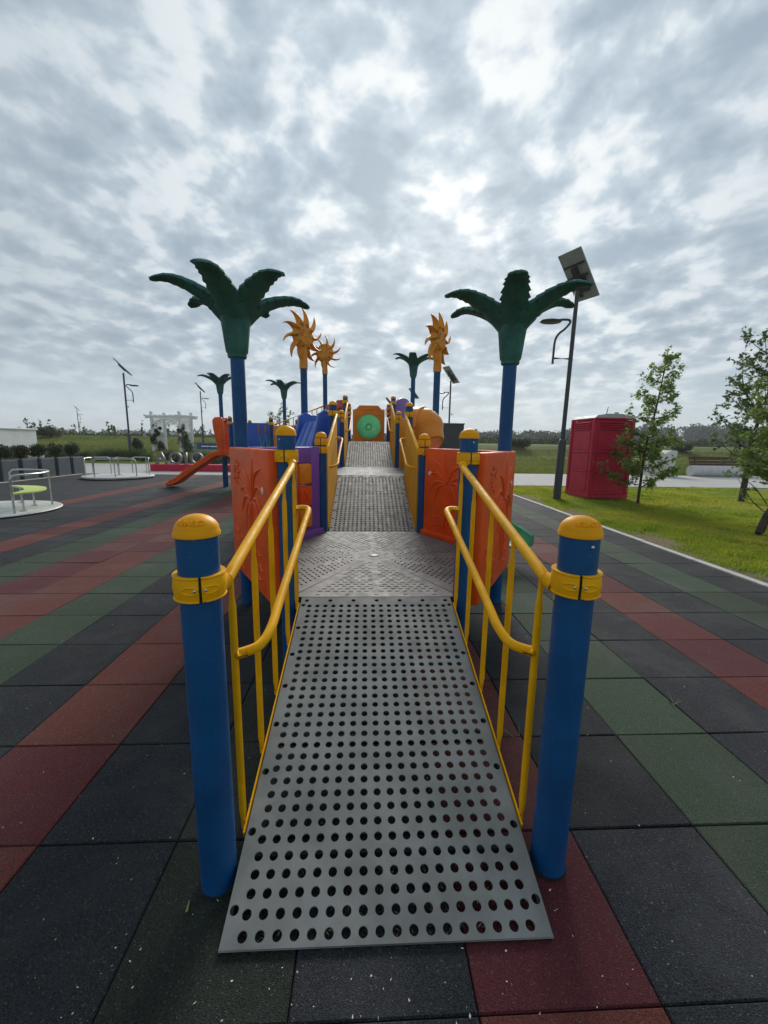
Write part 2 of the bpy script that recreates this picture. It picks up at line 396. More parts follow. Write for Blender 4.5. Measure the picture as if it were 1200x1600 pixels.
# ------------------------------------------------------------------ rubber tile floor
TX0, TY0, TS = .308, 1.30, .5
A0, A1, B0, B1 = -24, 8, -6, 32                    # column / row index range
KIND = {0: 'r', 1: 'k', 2: 'g', 3: 'k', 4: 'r', 5: 'k', 6: 'g', 7: 'k', -1: 'k', -2: 'd', -3: 'k', -4: 'r', -5: 'k', -6: 'g', -7: 'r', -8: 'r', -9: 'g', -10: 'k', -11: 'r', -12: 'k', -15: 'r'}
floor_bm = bm_new(); box(floor_bm, (TX0+TS*(A0+A1)/2, TY0+TS*(B0+B1)/2, -.045), (TS*(A1-A0), TS*(B1-B0), .03))
floor = struct(part('rubber_floor', floor_bm, DARK, None))
def tile_geo(bm, x, y, tz=(0, 0, 0, 0), g=.0022, bv=.004):
    h = TS/2-g
    lo = [bm.verts.new((x+sx*h, y+sy*h, -.028)) for sx, sy in ((-1, -1), (1, -1), (1, 1), (-1, 1))]
    md = [bm.verts.new((x+sx*h, y+sy*h, -bv+tz[i])) for i, (sx, sy) in enumerate(((-1, -1), (1, -1), (1, 1), (-1, 1)))]
    up = [bm.verts.new((x+sx*(h-bv), y+sy*(h-bv), tz[i])) for i, (sx, sy) in enumerate(((-1, -1), (1, -1), (1, 1), (-1, 1)))]
    bm.faces.new(up)
    for A, B in ((lo, md), (md, up)):
        for k in range(4): bm.faces.new((A[k], A[(k+1) % 4], B[(k+1) % 4], B[k]))
tile_me = {}
for kd in rub:
    for v_ in range(6):
        b_ = bm_new(); tz = [rnd.uniform(-.0028, .0022) for _ in range(4)]; tile_geo(b_, 0, 0, tz); tile_me[kd, v_] = to_mesh(b_, 'tile')
        tile_me[kd, v_].materials.append(rub[kd])
cells = []
for a in range(A0, A1):
    for b in range(B0, B1):
        x = TX0+TS*(a+.5); y = TY0+TS*(b+.5)
        d = Vector((x, y, -CAMH)); zc = d.dot(_f); sx = F*d.dot(_r2)/max(zc, .01); sy = F*d.dot(_u2)/max(zc, .01)
        vis = zc > .3 and abs(sx) < 720 and abs(sy) < 930
        cells.append(((0 if vis else 1, x*x+y*y), a, b, x, y))
cells.sort()
far_b = {k: bm_new() for k in rub}
for i, (_, a, b, x, y) in enumerate(cells):
    kd = KIND.get(a, 'k')
    if i < 300:
        link('rubber_tile', tile_me[kd, rnd.randrange(6)], None, floor, (x, y, rnd.uniform(-.0015, .0015)), (0, 0, rnd.choice((0, math.pi))))
    else: tile_geo(far_b[kd], x, y)
fb = bm_new(); fme = bpy.data.meshes.new('far_tiles')
tmp_me = []
allv, allf, mi = [], [], []
for j, (k, b_) in enumerate(far_b.items()):
    b_.verts.index_update(); off = len(allv)
    allv += [v.co[:] for v in b_.verts]; ff = [[v.index+off for v in f.verts] for f in b_.faces]; allf += ff; mi += [j]*len(ff); fme.materials.append(rub[k]); b_.free()
fb.free(); fme.from_pydata(allv, [], allf); fme.polygons.foreach_set('material_index', mi); fme.update()
o = link('rubber_tiles_farther_off', fme, None, floor); o['kind'] = 'stuff'

# kerb: concrete edging along the lawn
kerb = thing('kerb', 'pale narrow concrete kerb between rubber tiles and lawn', 'kerb', (4.365, 0, 0)); kb = bm_new(); box(kb, (0, 0, 0), (.10, 1.0, .16), .008); kme = to_mesh(kb, 'kerb_stone')
for i in range(18): link('kerb_stone', kme, KERB, kerb, (0, -2.6+i*1.006, -.062+rnd.uniform(-.003, .003)), (0, 0, rnd.uniform(-.003, .003)))

# paved promenade
prom_b = bm_new(); box(prom_b, (18.1, 17.15, -.05), (27.4, 5.9, .04)); prom = struct(part('promenade', prom_b, DARK, None))
def slab_row(parent, x0, x1, y0, y1, sx, sy, me_, jit=.004, ztop=.01):
    y = y0
    while y < y1-1e-3:
        x = x0
        while x < x1-1e-3:
            link('paving_slab', me_, CONC, parent, (x+sx/2, y+sy/2, ztop+rnd.uniform(-jit, jit)*.6)); x += sx
        y += sy
sb = bm_new(); box(sb, (0, 0, -.02), (1.79, 1.165, .05), .006); slab_me = to_mesh(sb, 'slab')
slab_row(prom, 4.42, 31.6, 14.25, 20.05, 1.8, 1.176, slab_me)
pl_b = bm_new(); box(pl_b, (-11.0, 21.35, -.05), (26, 7.9, .04)); plaza = struct(part('plaza', pl_b, DARK, None))
sb = bm_new(); box(sb, (0, 0, -.02), (1.29, 1.29, .05), .006); slab2 = to_mesh(sb, 'slab')
slab_row(plaza, -23.9, 1.9, 17.42, 25.2, 1.3, 1.3, slab2)
pb = bm_new(); box(pb, (-17.85, 13.65, -.05), (12.1, 7.3, .04)); yard = struct(part('planter_yard', pb, DARK, None))
slab_row(yard, -23.5, -11.9, 10.1, 17.3, 1.3, 1.3, slab2)
pb = bm_new(); box(pb, (-11.745, 6, -.03), (.10, 22.4, .09), .006); tag(part('edging', pb, KERB, None), 'pale concrete edging along the far left rim of rubber floor', 'kerb')
pb = bm_new(); box(pb, (-3.7, 17.36, -.03), (15.98, .1, .09), .006); tag(part('edging', pb, KERB, None), 'pale concrete edging where rubber floor meets the plaza paving', 'kerb')

# ================================================================== play structure
X0, S = .08, 1.155
H1, H2, H3, H4 = .45, .97, 1.49, 1.0
Y1, Y2, Y3 = 3.57, 7.27, 10.97
PS = thing('play_structure', 'big wheelchair-accessible climbing frame with grey ramps, blue posts, plastic palms and suns', 'playground', (X0, 0, 0))
PR = .058
def hexv(cx, cy, k):  # k: 0 right side, 1 back right, 2 back left, 3 left side, 4 front left, 5 front right
    a = k*math.pi/3; return Vector((cx+S*math.cos(a), cy+S*math.sin(a), 0))
# --- shared meshes
cb = bm_new()
prof = [(PR+.003, -.012), (PR+.0065, -.010), (PR+.0065, .000), (PR+.004, .004)]
for k in range(1, 9):
    a = k/8*math.pi/2; prof.append(((PR+.004)*math.cos(a) if k < 8 else 0, .004+.047*math.sin(a)))
lathe(cb, prof, 28); cap_me = to_mesh(cb, 'cap', True, 50)
tm = text_mesh('CEMER', .026, .0022, 'lettering', .0010, 1.12)
co = np.empty(len(tm.vertices)*3, np.float32); tm.vertices.foreach_get('co', co); co = co.reshape(-1, 3)
Rr = PR+.004
lat = .66-co[:, 1]/.058; az = -math.pi/2-co[:, 0]/(Rr*.80)
rr = Rr*np.cos(lat)+(co[:, 2]-.0004)*np.cos(lat); zt = .004+.047*np.sin(lat)+(co[:, 2]-.0004)*np.sin(lat)
co2 = np.stack([rr*np.cos(az), rr*np.sin(az), zt], -1); tm.vertices.foreach_set('co', co2.astype(np.float32).ravel()); tm.update()
# orientation: letters' tops point to the rim, the word runs from the camera's right to its left (see lat/az signs)
def ring_mesh():
    b = bm_new(); ro = PR+.0125
    pr = [(PR+.001, -.036), (ro-.003, -.037), (ro, -.031), (ro+.004, 0), (ro, .031), (ro-.003, .037), (PR+.001, .036)]
    g = .05
    lathe(b, pr, 30, None, -math.pi/2+g, 1.5*math.pi-g)
    return to_mesh(b, 'clamp', True, 50)
ring_me = ring_mesh()
def lug_mesh():
    b = bm_new()
    for s in (-1, 1):   # raised almond rims round the bolt pockets, either side of the split
        pts = []
        for k in range(21):
            t = 2*math.pi*k/20; a = s*(.10+.62*(.5-.5*math.cos(t))); zz_ = .0125*math.sin(t)*(1-.35*(.5-.5*math.cos(t)))
            pts.append(Vector(((PR+.0158)*math.sin(a), -(PR+.0158)*math.cos(a), zz_)))
        tube(b, pts, .0030, 6, False)
    for s in (-1, 1):   # band lips
        tube(b, [Vector(((PR+.0125)*math.sin(a), -(PR+.0125)*math.cos(a), s*.034)) for a in [.06+(2*math.pi-.12)*k/40 for k in range(41)]], .0032, 6)
    return to_mesh(b, 'lug', True)
lug_me = lug_mesh()
pk = bm_new(); box(pk, (0, -(PR+.009), 0), (.0035, .014, .072)); pk_me = to_mesh(pk, 'split')
bt_mes = []
for s_ in (-1, 1):
    bt = bm_new(); a = s_*.20; lathe(bt, [(.0050, 0), (.0050, .002), (.003, .0035), (0, .0035)], 10, Matrix.Translation(((PR+.0152)*math.sin(a), -(PR+.0152)*math.cos(a), 0)) @ Matrix.Rotation(a, 4, 'Z') @ Matrix.Rotation(R_(90), 4, 'X'))
    bt_mes.append(to_mesh(bt, 'bolt', True))
ct = bm_new(); lathe(ct, [(PR-.002, 0), (PR+.011, 0)], 28); cut_me = to_mesh(ct, 'cutout')
pcache = {}
def post(x, y, h, capped=True, label=None, letters=False, clamps=(), z0=-.03, capname='post_cap'):
    key = round(h, 3)
    if key not in pcache:
        b = bm_new(); lathe(b, [(0, z0), (PR, z0), (PR, h), (0, h)], 28); pcache[key] = to_mesh(b, 'post', True, 40)
    p = link('post', pcache[key], BLUE, PS, (x, y, 0))
    if capped:
        link(capname, cap_me, CAPY, p, (0, 0, h))
        if letters: link('cap_lettering', tm, CAPY, p, (0, 0, h))
        b = BOLTHEAD; link('rivet', b, BOLT, p, (0, 0, h-.035), (0, 0, rnd.uniform(-.9, .9)+(.8 if x > 0 else -.8)))
    link('tile_cutout', cut_me, DARK, p, (.004*(1 if x < 0 else -1), .003, .0036))
    for cz, rz in clamps:
        link('clamp', ring_me, YEL, p, (0, 0, cz), (0, 0, rz)); link('clamp_split', pk_me, DARK, p, (0, 0, cz), (0, 0, rz))
        link('clamp_rim', lug_me, YEL, p, (0, 0, cz), (0, 0, rz)); [link('clamp_bolt', q_, BOLT, p, (0, 0, cz), (0, 0, rz)) for q_ in bt_mes]
    return p
b = bm_new(); lathe(b, [(.006, 0), (.006, .003), (.003, .005), (0, .005)], 10, Matrix.Translation((0, -PR, 0)) @ Matrix.Rotation(R_(90), 4, 'X')); BOLTHEAD = to_mesh(b, 'rivet', True)

# --- perforated ramps and decks
def ramp_plate():
    Wd, Ln = .996, 1.685
    holes = []
    nxh, nyh = 18, 32
    for j in range(nyh):
        for i in range(nxh):
            holes.append(circ(-.437+.0514*i, 0.028+j*.0505, .0147, n=12))
    for j in range(8): 
        for s in (-1, 1): holes.append(circ(s*.478, .09+j*.216, .0140, n=12))
    for i in range(7): holes.append(circ(-.46+i*.1533, Ln-.035, .0140, n=12))
    return plate([(-Wd/2, 0), (Wd/2, 0), (Wd/2, Ln), (-Wd/2, Ln)], holes, .006, 'ramp_plate'), Ln
ramp_me, RL = ramp_plate()
def ramp(x, y0, z0, y1, z1, rz=0., label=None):
    L_ = math.hypot(y1-y0, z1-z0); an = math.atan2(z1-z0, y1-y0)
    base = link('ramp', None, None, PS, (x, y0, z0), (0, 0, rz))
    if label: base['label'] = label
    r = link('ramp_plate', ramp_me, DECK, base, (0, 0, 0), (an, 0, 0), (1, L_/RL, 1))
    b = bm_new()
    for s in (-1, 1): box(b, (s*.488, L_/2, -.032), (.012, L_-.02, .05))
    for k in range(4): box(b, (0, .25+k*(L_-.4)/3, -.030), (.96, .03, .035))
    o = part('ramp_frame', b, FRM, base, rot=(an, 0, 0))
    b = bm_new(); tube(b, [(-.498, .004, -.005), (.498, .004, -.005)], .0065, 8); part('front_lip', b, DECK, base, True, rot=(an, 0, 0))
    return base
ramp(0, .952, .012, 2.565, H1, label='lowest grey perforated ramp rising from the rubber floor')
ramp(0, 4.575, H1, 6.265, H2, label='second grey perforated ramp between the first two decks')
ramp(0, 8.275, H2, 9.965, H3, label='third grey perforated ramp up to the highest deck')
def deck_sector():
    # triangle apex at origin, edge at y=+1 (apothem), half width S/2; slots run across
    ap = S*math.cos(math.pi/6)-.004; hw = ap*math.tan(math.pi/6)-.005
    holes = []; r = 0; y = .16
    while y < ap-.10:
        w = y*math.tan(math.pi/6)-.075; n = int(w/.054)+1
        for k in range(-n, n+1):
            x = (k+.5)*.054+(.25 if r % 2 else -.25)*.054
            if abs(x) > w or abs(x) < .016: continue
            if abs(y-.62) < .024 and abs(x) < .08: continue
            holes.append(slot(x, y, .0110, .0072))
        y += .046; r += 1
    for k in range(-2, 3):
        holes.append(slot(k*.2, ap-.035, .010, .006))
    rows = int((ap-.1)/.11)
    return plate([(-.045*.577, .045), (-hw, ap), (hw, ap), (.045*.577, .045)], holes, .006, 'deck_plate')
sector_me = deck_sector()
hub_b = bm_new(); lathe(hub_b, [(.043, -.004), (.043, .003), (.038, .006), (0, .006)], 24); hub_me = to_mesh(hub_b, 'hub', True)
def deck(cx, cy, z, label):
    base = link('deck', None, None, PS, (cx, cy, z)); base['label'] = label
    for k in range(6): link('deck_plate', sector_me, DECK, base, (0, 0, 0), (0, 0, k*math.pi/3))
    link('hub_disc', hub_me, mat('hub_metal', (.30, .31, .33), .55, metal=.4), base)
    b = bm_new()
    for k in range(6):
        a = k*math.pi/3+math.pi/6; ap = S*math.cos(math.pi/6)
        box(b, (0, 0, 0), (S-.1, .02, .07), 0, 0, Matrix.Translation((math.cos(a)*(ap-.016), math.sin(a)*(ap-.016), -.044)) @ Matrix.Rotation(a-math.pi/2, 4, 'Z'))
        a2 = k*math.pi/3; box(b, (0, 0, 0), (S-.1, .03, .05), 0, 0, Matrix.Translation((math.cos(a2)*S/2, math.sin(a2)*S/2, -.034)) @ Matrix.Rotation(a2, 4, 'Z'))
    part('deck_frame', b, FRM, base)
deck(0, Y1, H1, 'lowest hexagonal grey deck of six slotted plates')
deck(0, Y2, H2, 'middle hexagonal grey deck between two ramps')
deck(0, Y3, H3, 'highest hexagonal grey deck in front of the green bubble')
C4 = Vector((0-.866*3.9, Y3+.5*3.9, 0))
deck(C4.x, C4.y, H4, 'hexagonal grey deck of the left branch')
base4 = ramp(*(Vector((0, Y3, 0))+Vector((-.866, .5, 0))*2.86).to_tuple()[:2], H4, 0, 0) if False else None
def ramp_dir(p0, z0, p1, z1, label):
    d = Vector(p1)-Vector(p0); L_ = d.length; rz = math.atan2(-d.x, d.y)
    base = link('ramp', None, None, PS, (p0[0], p0[1], z0), (0, 0, rz)); base['label'] = label
    an = math.atan2(z1-z0, L_); LL = math.hypot(L_, z1-z0)
    link('ramp_plate', ramp_me, DECK, base, (0, 0, 0), (an, 0, 0), (1, LL/RL, 1))
    b = bm_new()
    for s in (-1, 1): box(b, (s*.488, LL/2, -.032), (.012, LL-.02, .05))
    part('ramp_frame', b, FRM, base, rot=(an, 0, 0))
n4 = Vector((-.866, .5)); 
ramp_dir((C4.x-n4.x*1., C4.y-n4.y*1.), H4, (n4.x*1., Y3+n4.y*1.), H3, 'grey ramp linking the highest deck to the left branch')

# --- posts
FP = 1.160
for s in (-1, 1):
    post(s*.5675+(.014 if s > 0 else 0), FP+(.018 if s > 0 else 0), 1.215, True, letters=True, clamps=((1.058, .30*s*-1 if s > 0 else .38),))
for s in (-1, 1):
    post(s*S/2, Y1-1., 1.52, True, clamps=((1.385, 0),))
    post(s*S/2, Y1+1., 1.53, True, clamps=((1.475, 0), (1.385, 0)))
    post(s*S/2, Y2-1., 2.03, True, clamps=((1.90, 0),))
    post(s*S/2, Y2+1., 2.05, True, clamps=((1.985, 0), (1.895, 0)))
    post(s*S/2, Y3-1., 2.53, True, clamps=((2.42, 0),))
    post(s*S/2, Y3+1., 2.53, True, clamps=((2.44, 0), (2.3, 0)))
    post(s*S, Y1, H1+1.80, False)
    post(s*S, Y2, H2+1.79, False)
    post(s*S, Y3, H3+1.77, False)
for k in range(6):
    v = hexv(C4.x, C4.y, k)
    if k in (1, 3): post(v.x, v.y, H4+1.95, False)
    else: post(v.x, v.y, H4+1.10, True, clamps=((H4+.96, 0),))

# --- first ramp railings
def railing(s, label):
    g = link('railing', None, None, PS, (0, 0, 0)); g['label'] = label
    xr = s*.517
    def zr(y): return 1.045+(y-1.25)*.2405
    b = bm_new(); tube(b, [(s*.534, 1.200, 1.030), (xr, 1.245, 1.043), (xr, 1.30, zr(1.30)), (xr, 2.40, zr(2.40)), (s*.528, 2.50, zr(2.5)-.002)], .0195, 14)
    part('top_rail', b, YEL, g, True)
    # yellow cast shoes at both ends
    b = bm_new(); tube(b, [(s*.5465, 1.190, 1.027), (s*.532, 1.212, 1.032), (s*.520, 1.250, 1.041)], [.031, .0265, .0235], 12); box(b, (s*.5370, 1.200, 1.038), (.020, .034, .100), .007, s*-.6)
    part('rail_shoe', b, YEL, g, True)
    b = bm_new(); tube(b, [(s*.5445, 2.535, zr(2.53)), (s*.532, 2.505, zr(2.5)), (s*.520, 2.465, zr(2.46))], [.031, .0265, .0235], 12); box(b, (s*.5435, 2.533, 1.375), (.022, .040, .085), .007, s*.5)
    part('rail_shoe', b, YEL, g, True)
    for i, y in enumerate((1.275, 1.548, 1.838, 2.165, 2.475)):
        b = bm_new(); zb = .012+(y-.952)*(H1-.012)/1.613-.02; zt_ = zr(y)-.012
        tube(b, [(xr, y, zb), (xr, y, zb+.035), (xr, y, zb+.075), (xr, y, zt_-.11), (xr, y, zt_-.075), (xr, y, zt_)], [.0075, .0085, .0128, .0128, .0085, .0085], 10)
        part('baluster', b, YEL, g, True, 60)
    ya, yb, za, zb = 1.275, 2.475, .765, 1.065
    xi = s*.425
    pts = catmull([(xr, ya, za), (s*.49, ya+.012, za), (s*.446, ya+.05, za+.006), (xi, ya+.13, za+.03), (xi, ya+.3, za+.075), (xi, yb-.25, zb-.055), (xi, yb-.06, zb-.01), (s*.44, yb+.005, zb), (s*.475, yb+.02, zb+.002), (xr, yb, zb)], 5)
    b = bm_new(); n = len(pts); tube(b, pts, [.0175]*n, 12); part('grab_rail', b, YEL, g, True)
    for (yy, z_) in ((ya, za), (yb, zb)):
        b = bm_new(); tube(b, [(s*.508, yy, z_), (s*.478, yy+(.012 if yy == ya else .01), z_)], [.0195, .0180], 12, True, 1.)
        part('grab_rail_shoe', b, YEL, g, True)
    b = bm_new(); 
    z0 = .012+(1.24-.952)*(H1-.012)/1.613; z1 = .012+(2.50-.952)*(H1-.012)/1.613
    an = math.atan2(z1-z0, 1.26)
    box(b, (0, 0, 0), (.005, math.hypot(1.26, z1-z0), .030), 0, 0, Matrix.Translation((s*.506, 1.87, (z0+z1)/2-.006)) @ Matrix.Rotation(an, 4, 'X'))
    part('foot_strip', b, YEL, g)
railing(-1, 'yellow tube railing left of the lowest ramp'); railing(1, 'yellow tube railing right of the lowest ramp')

# --- solid yellow side panels with rails beside the upper ramps
def side_panel(s, ya, za, yb, zb, label):
    g = link('side_guard', None, None, PS); g['label'] = label
    x = s*.521; y0, y1 = ya+.062, yb-.062; k = (zb-za)/(yb-ya)
    def zz_(y, h): return za+(y-ya)*k+h
    bm = bm_new(); t = .012
    P4 = [(y0, zz_(y0, -.03)), (y1, zz_(y1, -.03)), (y1, zz_(y1, .915)), (y0, zz_(y0, .915))]
    A = [bm.verts.new((x-t/2, a, b_)) for a, b_ in P4]; B = [bm.verts.new((x+t/2, a, b_)) for a, b_ in P4]
    bm.faces.new(A[::-1]); bm.faces.new(B)
    for i in range(4): bm.faces.new((A[i], A[(i+1) % 4], B[(i+1) % 4], B[i]))
    part('guard_sheet', bm, SHEET, g)
    b = bm_new(); tube(b, [(s*.53, ya+.05, zz_(ya+.05, .925)), (x, ya+.12, zz_(ya+.12, .93)), (x, yb-.1, zz_(yb-.1, .93)), (s*.535, yb-.05, zz_(yb-.05, .93))], .0195, 12); part('top_rail', b, YEL, g, True)
    xi = s*.425; c = .64
    pts = catmull([(x, ya+.30, zz_(ya+.3, c)), (s*.48, ya+.30, zz_(ya+.3, c)), (xi, ya+.38, zz_(ya+.38, c)), (xi, ya+.6, zz_(ya+.6, c)), (xi, yb-.6, zz_(yb-.6, c)), (xi, yb-.32, zz_(yb-.32, c)), (s*.48, yb-.25, zz_(yb-.25, c)), (x, yb-.25, zz_(yb-.25, c))], 5)
    b = bm_new(); tube(b, pts, .016, 10); part('grab_rail', b, YEL, g, True)
    b = bm_new()
    n = 26
    for i in range(n):
        yy = y0+.03+(y1-y0-.06)*i/(n-1); box(b, (s*.5055, yy, zz_(yy, .012)), (.012, .030, .012))
    part('edge_tabs', b, YEL, g)
for nm, ya, za, yb, zb in (('second', Y1+1, H1, Y2-1, H2), ('third', Y2+1, H2, Y3-1, H3)):
    side_panel(-1, ya, za, yb, zb, 'solid yellow guard with handrails left of the %s ramp' % nm)
    side_panel(1, ya, za, yb, zb, 'solid yellow guard with handrails right of the %s ramp' % nm)

# railings with balusters on the branch ramp
for sd_, lab in ((-1, 'brownish yellow baluster railing on the near side of the branch ramp'), (1, 'brownish yellow baluster railing on the far side of the branch ramp')):
    g = link('railing', None, None, PS); g['label'] = lab
    n2 = Vector((-.866, .5, 0)); pp = Vector((.5, .866, 0))*sd_*.54
    a = Vector((0, Y3, 0))+n2*1.06+pp; e = Vector((C4.x, C4.y, 0))-n2*1.06+pp
    b = bm_new(); tube(b, [a+Vector((0, 0, H3+.92)), e+Vector((0, 0, H4+.92))], .0195, 10); part('top_rail', b, YEL, g, True)
    for i in range(11):
        q = a.lerp(e, (i+.5)/11); zf = H3+(H4-H3)*(i+.5)/11
        b = bm_new(); tube(b, [q+Vector((0, 0, zf-.03)), q+Vector((0, 0, zf+.91))], .011, 8); part('baluster', b, YEL, g, True)

# --- plastic panels between posts. Local frame: x along the panel, y outward normal, z up
def panel_frame(name, cx, cy, k0, k1, z, label, off=0., flip=False):
    a = hexv(cx, cy, k0); b_ = hexv(cx, cy, k1); mid = (a+b_)/2; out = (mid-Vector((cx, cy, 0))).normalized()
    rz = math.atan2(out.y, out.x)+math.pi/2       # local -y is outward
    o = link(name, None, None, PS, (mid.x+out.x*off, mid.y+out.y*off, z), (0, 0, rz)); o['label'] = label; return o
def slab_panel(bm, pts, t, bev=.016):
    """extrude a polygon in xz by t in y, bevelled"""
    A = [bm.verts.new((x, -t/2, z)) for x, z in pts]; B = [bm.verts.new((x, t/2, z)) for x, z in pts]
    bm.faces.new(A); bm.faces.new(B[::-1])
    for i in range(len(pts)): bm.faces.new((A[i], B[i], B[(i+1) % len(pts)], A[(i+1) % len(pts)]))
    if bev: bmesh.ops.bevel(bm, geom=[e for e in bm.edges], offset=bev, segments=3, profile=.5, affect='EDGES')
def relief_palm(par, t, m, side=-1):
    y = side*(t/2-.002)
    def ridge(name, pts, r):
        b = bm_new(); q = catmull([(px_, y, pz_) for px_, pz_ in pts], 6); n = len(q)
        tube(b, q, [1.25*r*(.35+.65*math.sin(math.pi*min(1, (i+.6)/(n)))) for i in range(n)], 6, True, 1.)
        part(name, b, m, par, True)
    c = (.12, .60)
    for pts, r in (((c, (.15, .76), (.17, .90)), .013), ((c, (.22, .78), (.36, .84)), .013), ((c, (.27, .71), (.42, .68)), .012), ((c, (.28, .62), (.42, .50)), .012), ((c, (.25, .56), (.33, .38)), .012),
                   ((c, (.03, .75), (-.08, .80)), .013), ((c, (-.05, .68), (-.20, .64)), .012), ((c, (-.04, .61), (-.18, .48)), .012), ((c, (.02, .54), (-.05, .36)), .012)):
        ridge('frond_relief', pts, r)
    ridge('trunk_relief', (c, (.10, .40), (.16, .12)), .028); ridge('trunk_relief', ((.09, .58), (.06, .38), (.10, .10)), .018)
    for i, (wx, wz) in enumerate(((-.36, .30), (-.22, .27), (-.36, .22), (.26, .24), (.30, .14), (-.20, .17), (.25, .06), (-.34, .10))):
        ridge('wave_relief', ((wx-.06, wz), (wx-.02, wz+.016), (wx+.03, wz-.012), (wx+.08, wz+.004)), .009)
    ridge('fish_relief', ((-.33, .03), (-.27, .06), (-.21, .03), (-.16, .0)), .02)
    b = bm_new(); sx, sz = -.30, .78
    pts = [Vector((sx+.05*math.cos(a), y, sz+.05*math.sin(a))) for a in [2*math.pi*k/16 for k in range(17)]]
    tube(b, pts, .010, 6, False)
    for k in range(10):
        a = 2*math.pi*k/10; tube(b, [(sx+.072*math.cos(a), y, sz+.072*math.sin(a)), (sx+.115*math.cos(a+.12), y, sz+.115*math.sin(a+.12))], [.011, .004], 6)
    part('sun_relief', b, m, par, True)
def palm_panel(cx, cy, k0, k1, z, label, off, m=ORED, w=1.10, side=-1, flange=False):
    o = panel_frame('palm_panel', cx, cy, k0, k1, z, label, off)
    b = bm_new(); slab_panel(b, [(-w/2, -.06), (w/2, -.06), (w/2, .97), (-w/2, .97)], .085, .014); part('panel_body', b, m, o, True, 35)
    if flange: b = bm_new(); slab_panel(b, [(-w/2-.02, .0), (w/2+.02, .0), (w/2+.0, .06), (-w/2, .06)], .15, .01); part('foot_flange', b, m, o, True, 35)
    relief_palm(o, .085, m, side)
    b = bm_new(); lathe(b, [(.024, 0), (.024, .004), (0, .005)], 16, Matrix.Translation((.40*(1 if k0 > 3 else 1), side*.0435, .70)) @ Matrix.Rotation(R_(90)*-side, 4, 'X')); part('round_badge', b, WHITE, o, True)
    for s in (-1, 1):
        b = bm_new(); tube(b, [(s*.50, .0, .90), (s*.52, .05+off, .90)], .022, 10); part('bracket', b, YEL, o, True)
    return o
palm_panel(0, Y1, 3, 4, H1, 'orange-red panel with palm relief left of the lowest ramp', .065)
palm_panel(0, Y1, 5, 0, H1, 'orange-red panel with palm relief right of the lowest ramp', .065)
palm_panel(0, Y1, 0, 1, H1, 'orange-red palm panel facing the lowest deck from its right rear', 0., w=1.0, side=1, flange=True)
# purple game panel
o = panel_frame('game_panel', 0, Y1, 2, 3, H1, 'purple panel with yellow and red turning blocks behind the left railing')
b = bm_new(); t = .07
for (x0, x1, z0, z1) in ((-.50, -.34, -.04, .97), (.34, .50, -.04, .97), (-.345, .345, .80, .968), (-.345, .345, -.038, .10)): box(b, ((x0+x1)/2, 0, (z0+z1)/2), (x1-x0, t, z1-z0), .012)
part('frame', b, PURP, o, True, 35)
b = bm_new(); slab_panel(b, [(-.53, 0), (.53, 0), (.50, .07), (-.50, .07)], .15, .01); part('foot_flange', b, PURP, o, True, 35)
for i in range(3):
    for j in range(3):
        b = bm_new(); box(b, (-.226+.226*i, 0, .22+.235*j), (.20, .13, .215), .022); part('turning_block', b, (ORG, ORED, ORG)[j], o, True, 35)
        b = bm_new(); cx_, cz_ = -.226+.226*i, .22+.235*j
        for sgn in (-1, 1):
            if (i+j) % 2 == 0: tube(b, [Vector((cx_+.05*math.cos(a), sgn*.064, cz_+.06*math.sin(a))) for a in [2*math.pi*k/14 for k in range(15)]], .007, 6, False)
            else:
                for q in (-1, 1): tube(b, [(cx_-.05, sgn*.064, cz_-.06*q), (cx_+.05, sgn*.064, cz_+.06*q)], .007, 6)
        part('block_mark', b, (ORG, ORED, ORG)[j], o, True)
# panels farther up
def plain_panel(name, cx, cy, k0, k1, z, label, m, w=1.0, top=None, low=-.04):
    o = panel_frame(name, cx, cy, k0, k1, z, label)
    b = bm_new(); pts = [(-w/2, low), (w/2, low)]+(top if top else [(w/2, .97), (-w/2, .97)]); slab_panel(b, pts, .07, .012); part('panel_body', b, m, o, True, 35)
    return o
arch = [(.5*math.cos(a)*1., .80+.30*math.sin(a)) for a in [math.pi*k/10 for k in range(11)]]
o = plain_panel('steering_panel', 0, Y3, 3, 4, H3, 'red panel with shaped ledge left of the highest deck', RED, 1.06, [(.53, .98), (.2, 1.0), (.0, .93), (-.53, .93)])
b = bm_new(); box(b, (0, -.05, .80), (.9, .05, .05), .015); box(b, (0, -.05, .6), (.9, .05, .05), .015); part('ledge', b, RED, o, True)
plain_panel('arch_panel', 0, Y3, 5, 0, H3, 'purple arched panel right of the highest deck', PURP, 1.0, arch)
plain_panel('side_screen', 0, Y2, 0, 1, H2, 'orange panel at the right rear of the middle deck', ORG)
plain_panel('side_screen', 0, Y2, 2, 3, H2, 'blue panel at the left rear of the middle deck', BLUP)
plain_panel('side_screen', 0, Y3, 0, 1, H3, 'red panel at the right rear of the highest deck', RED)
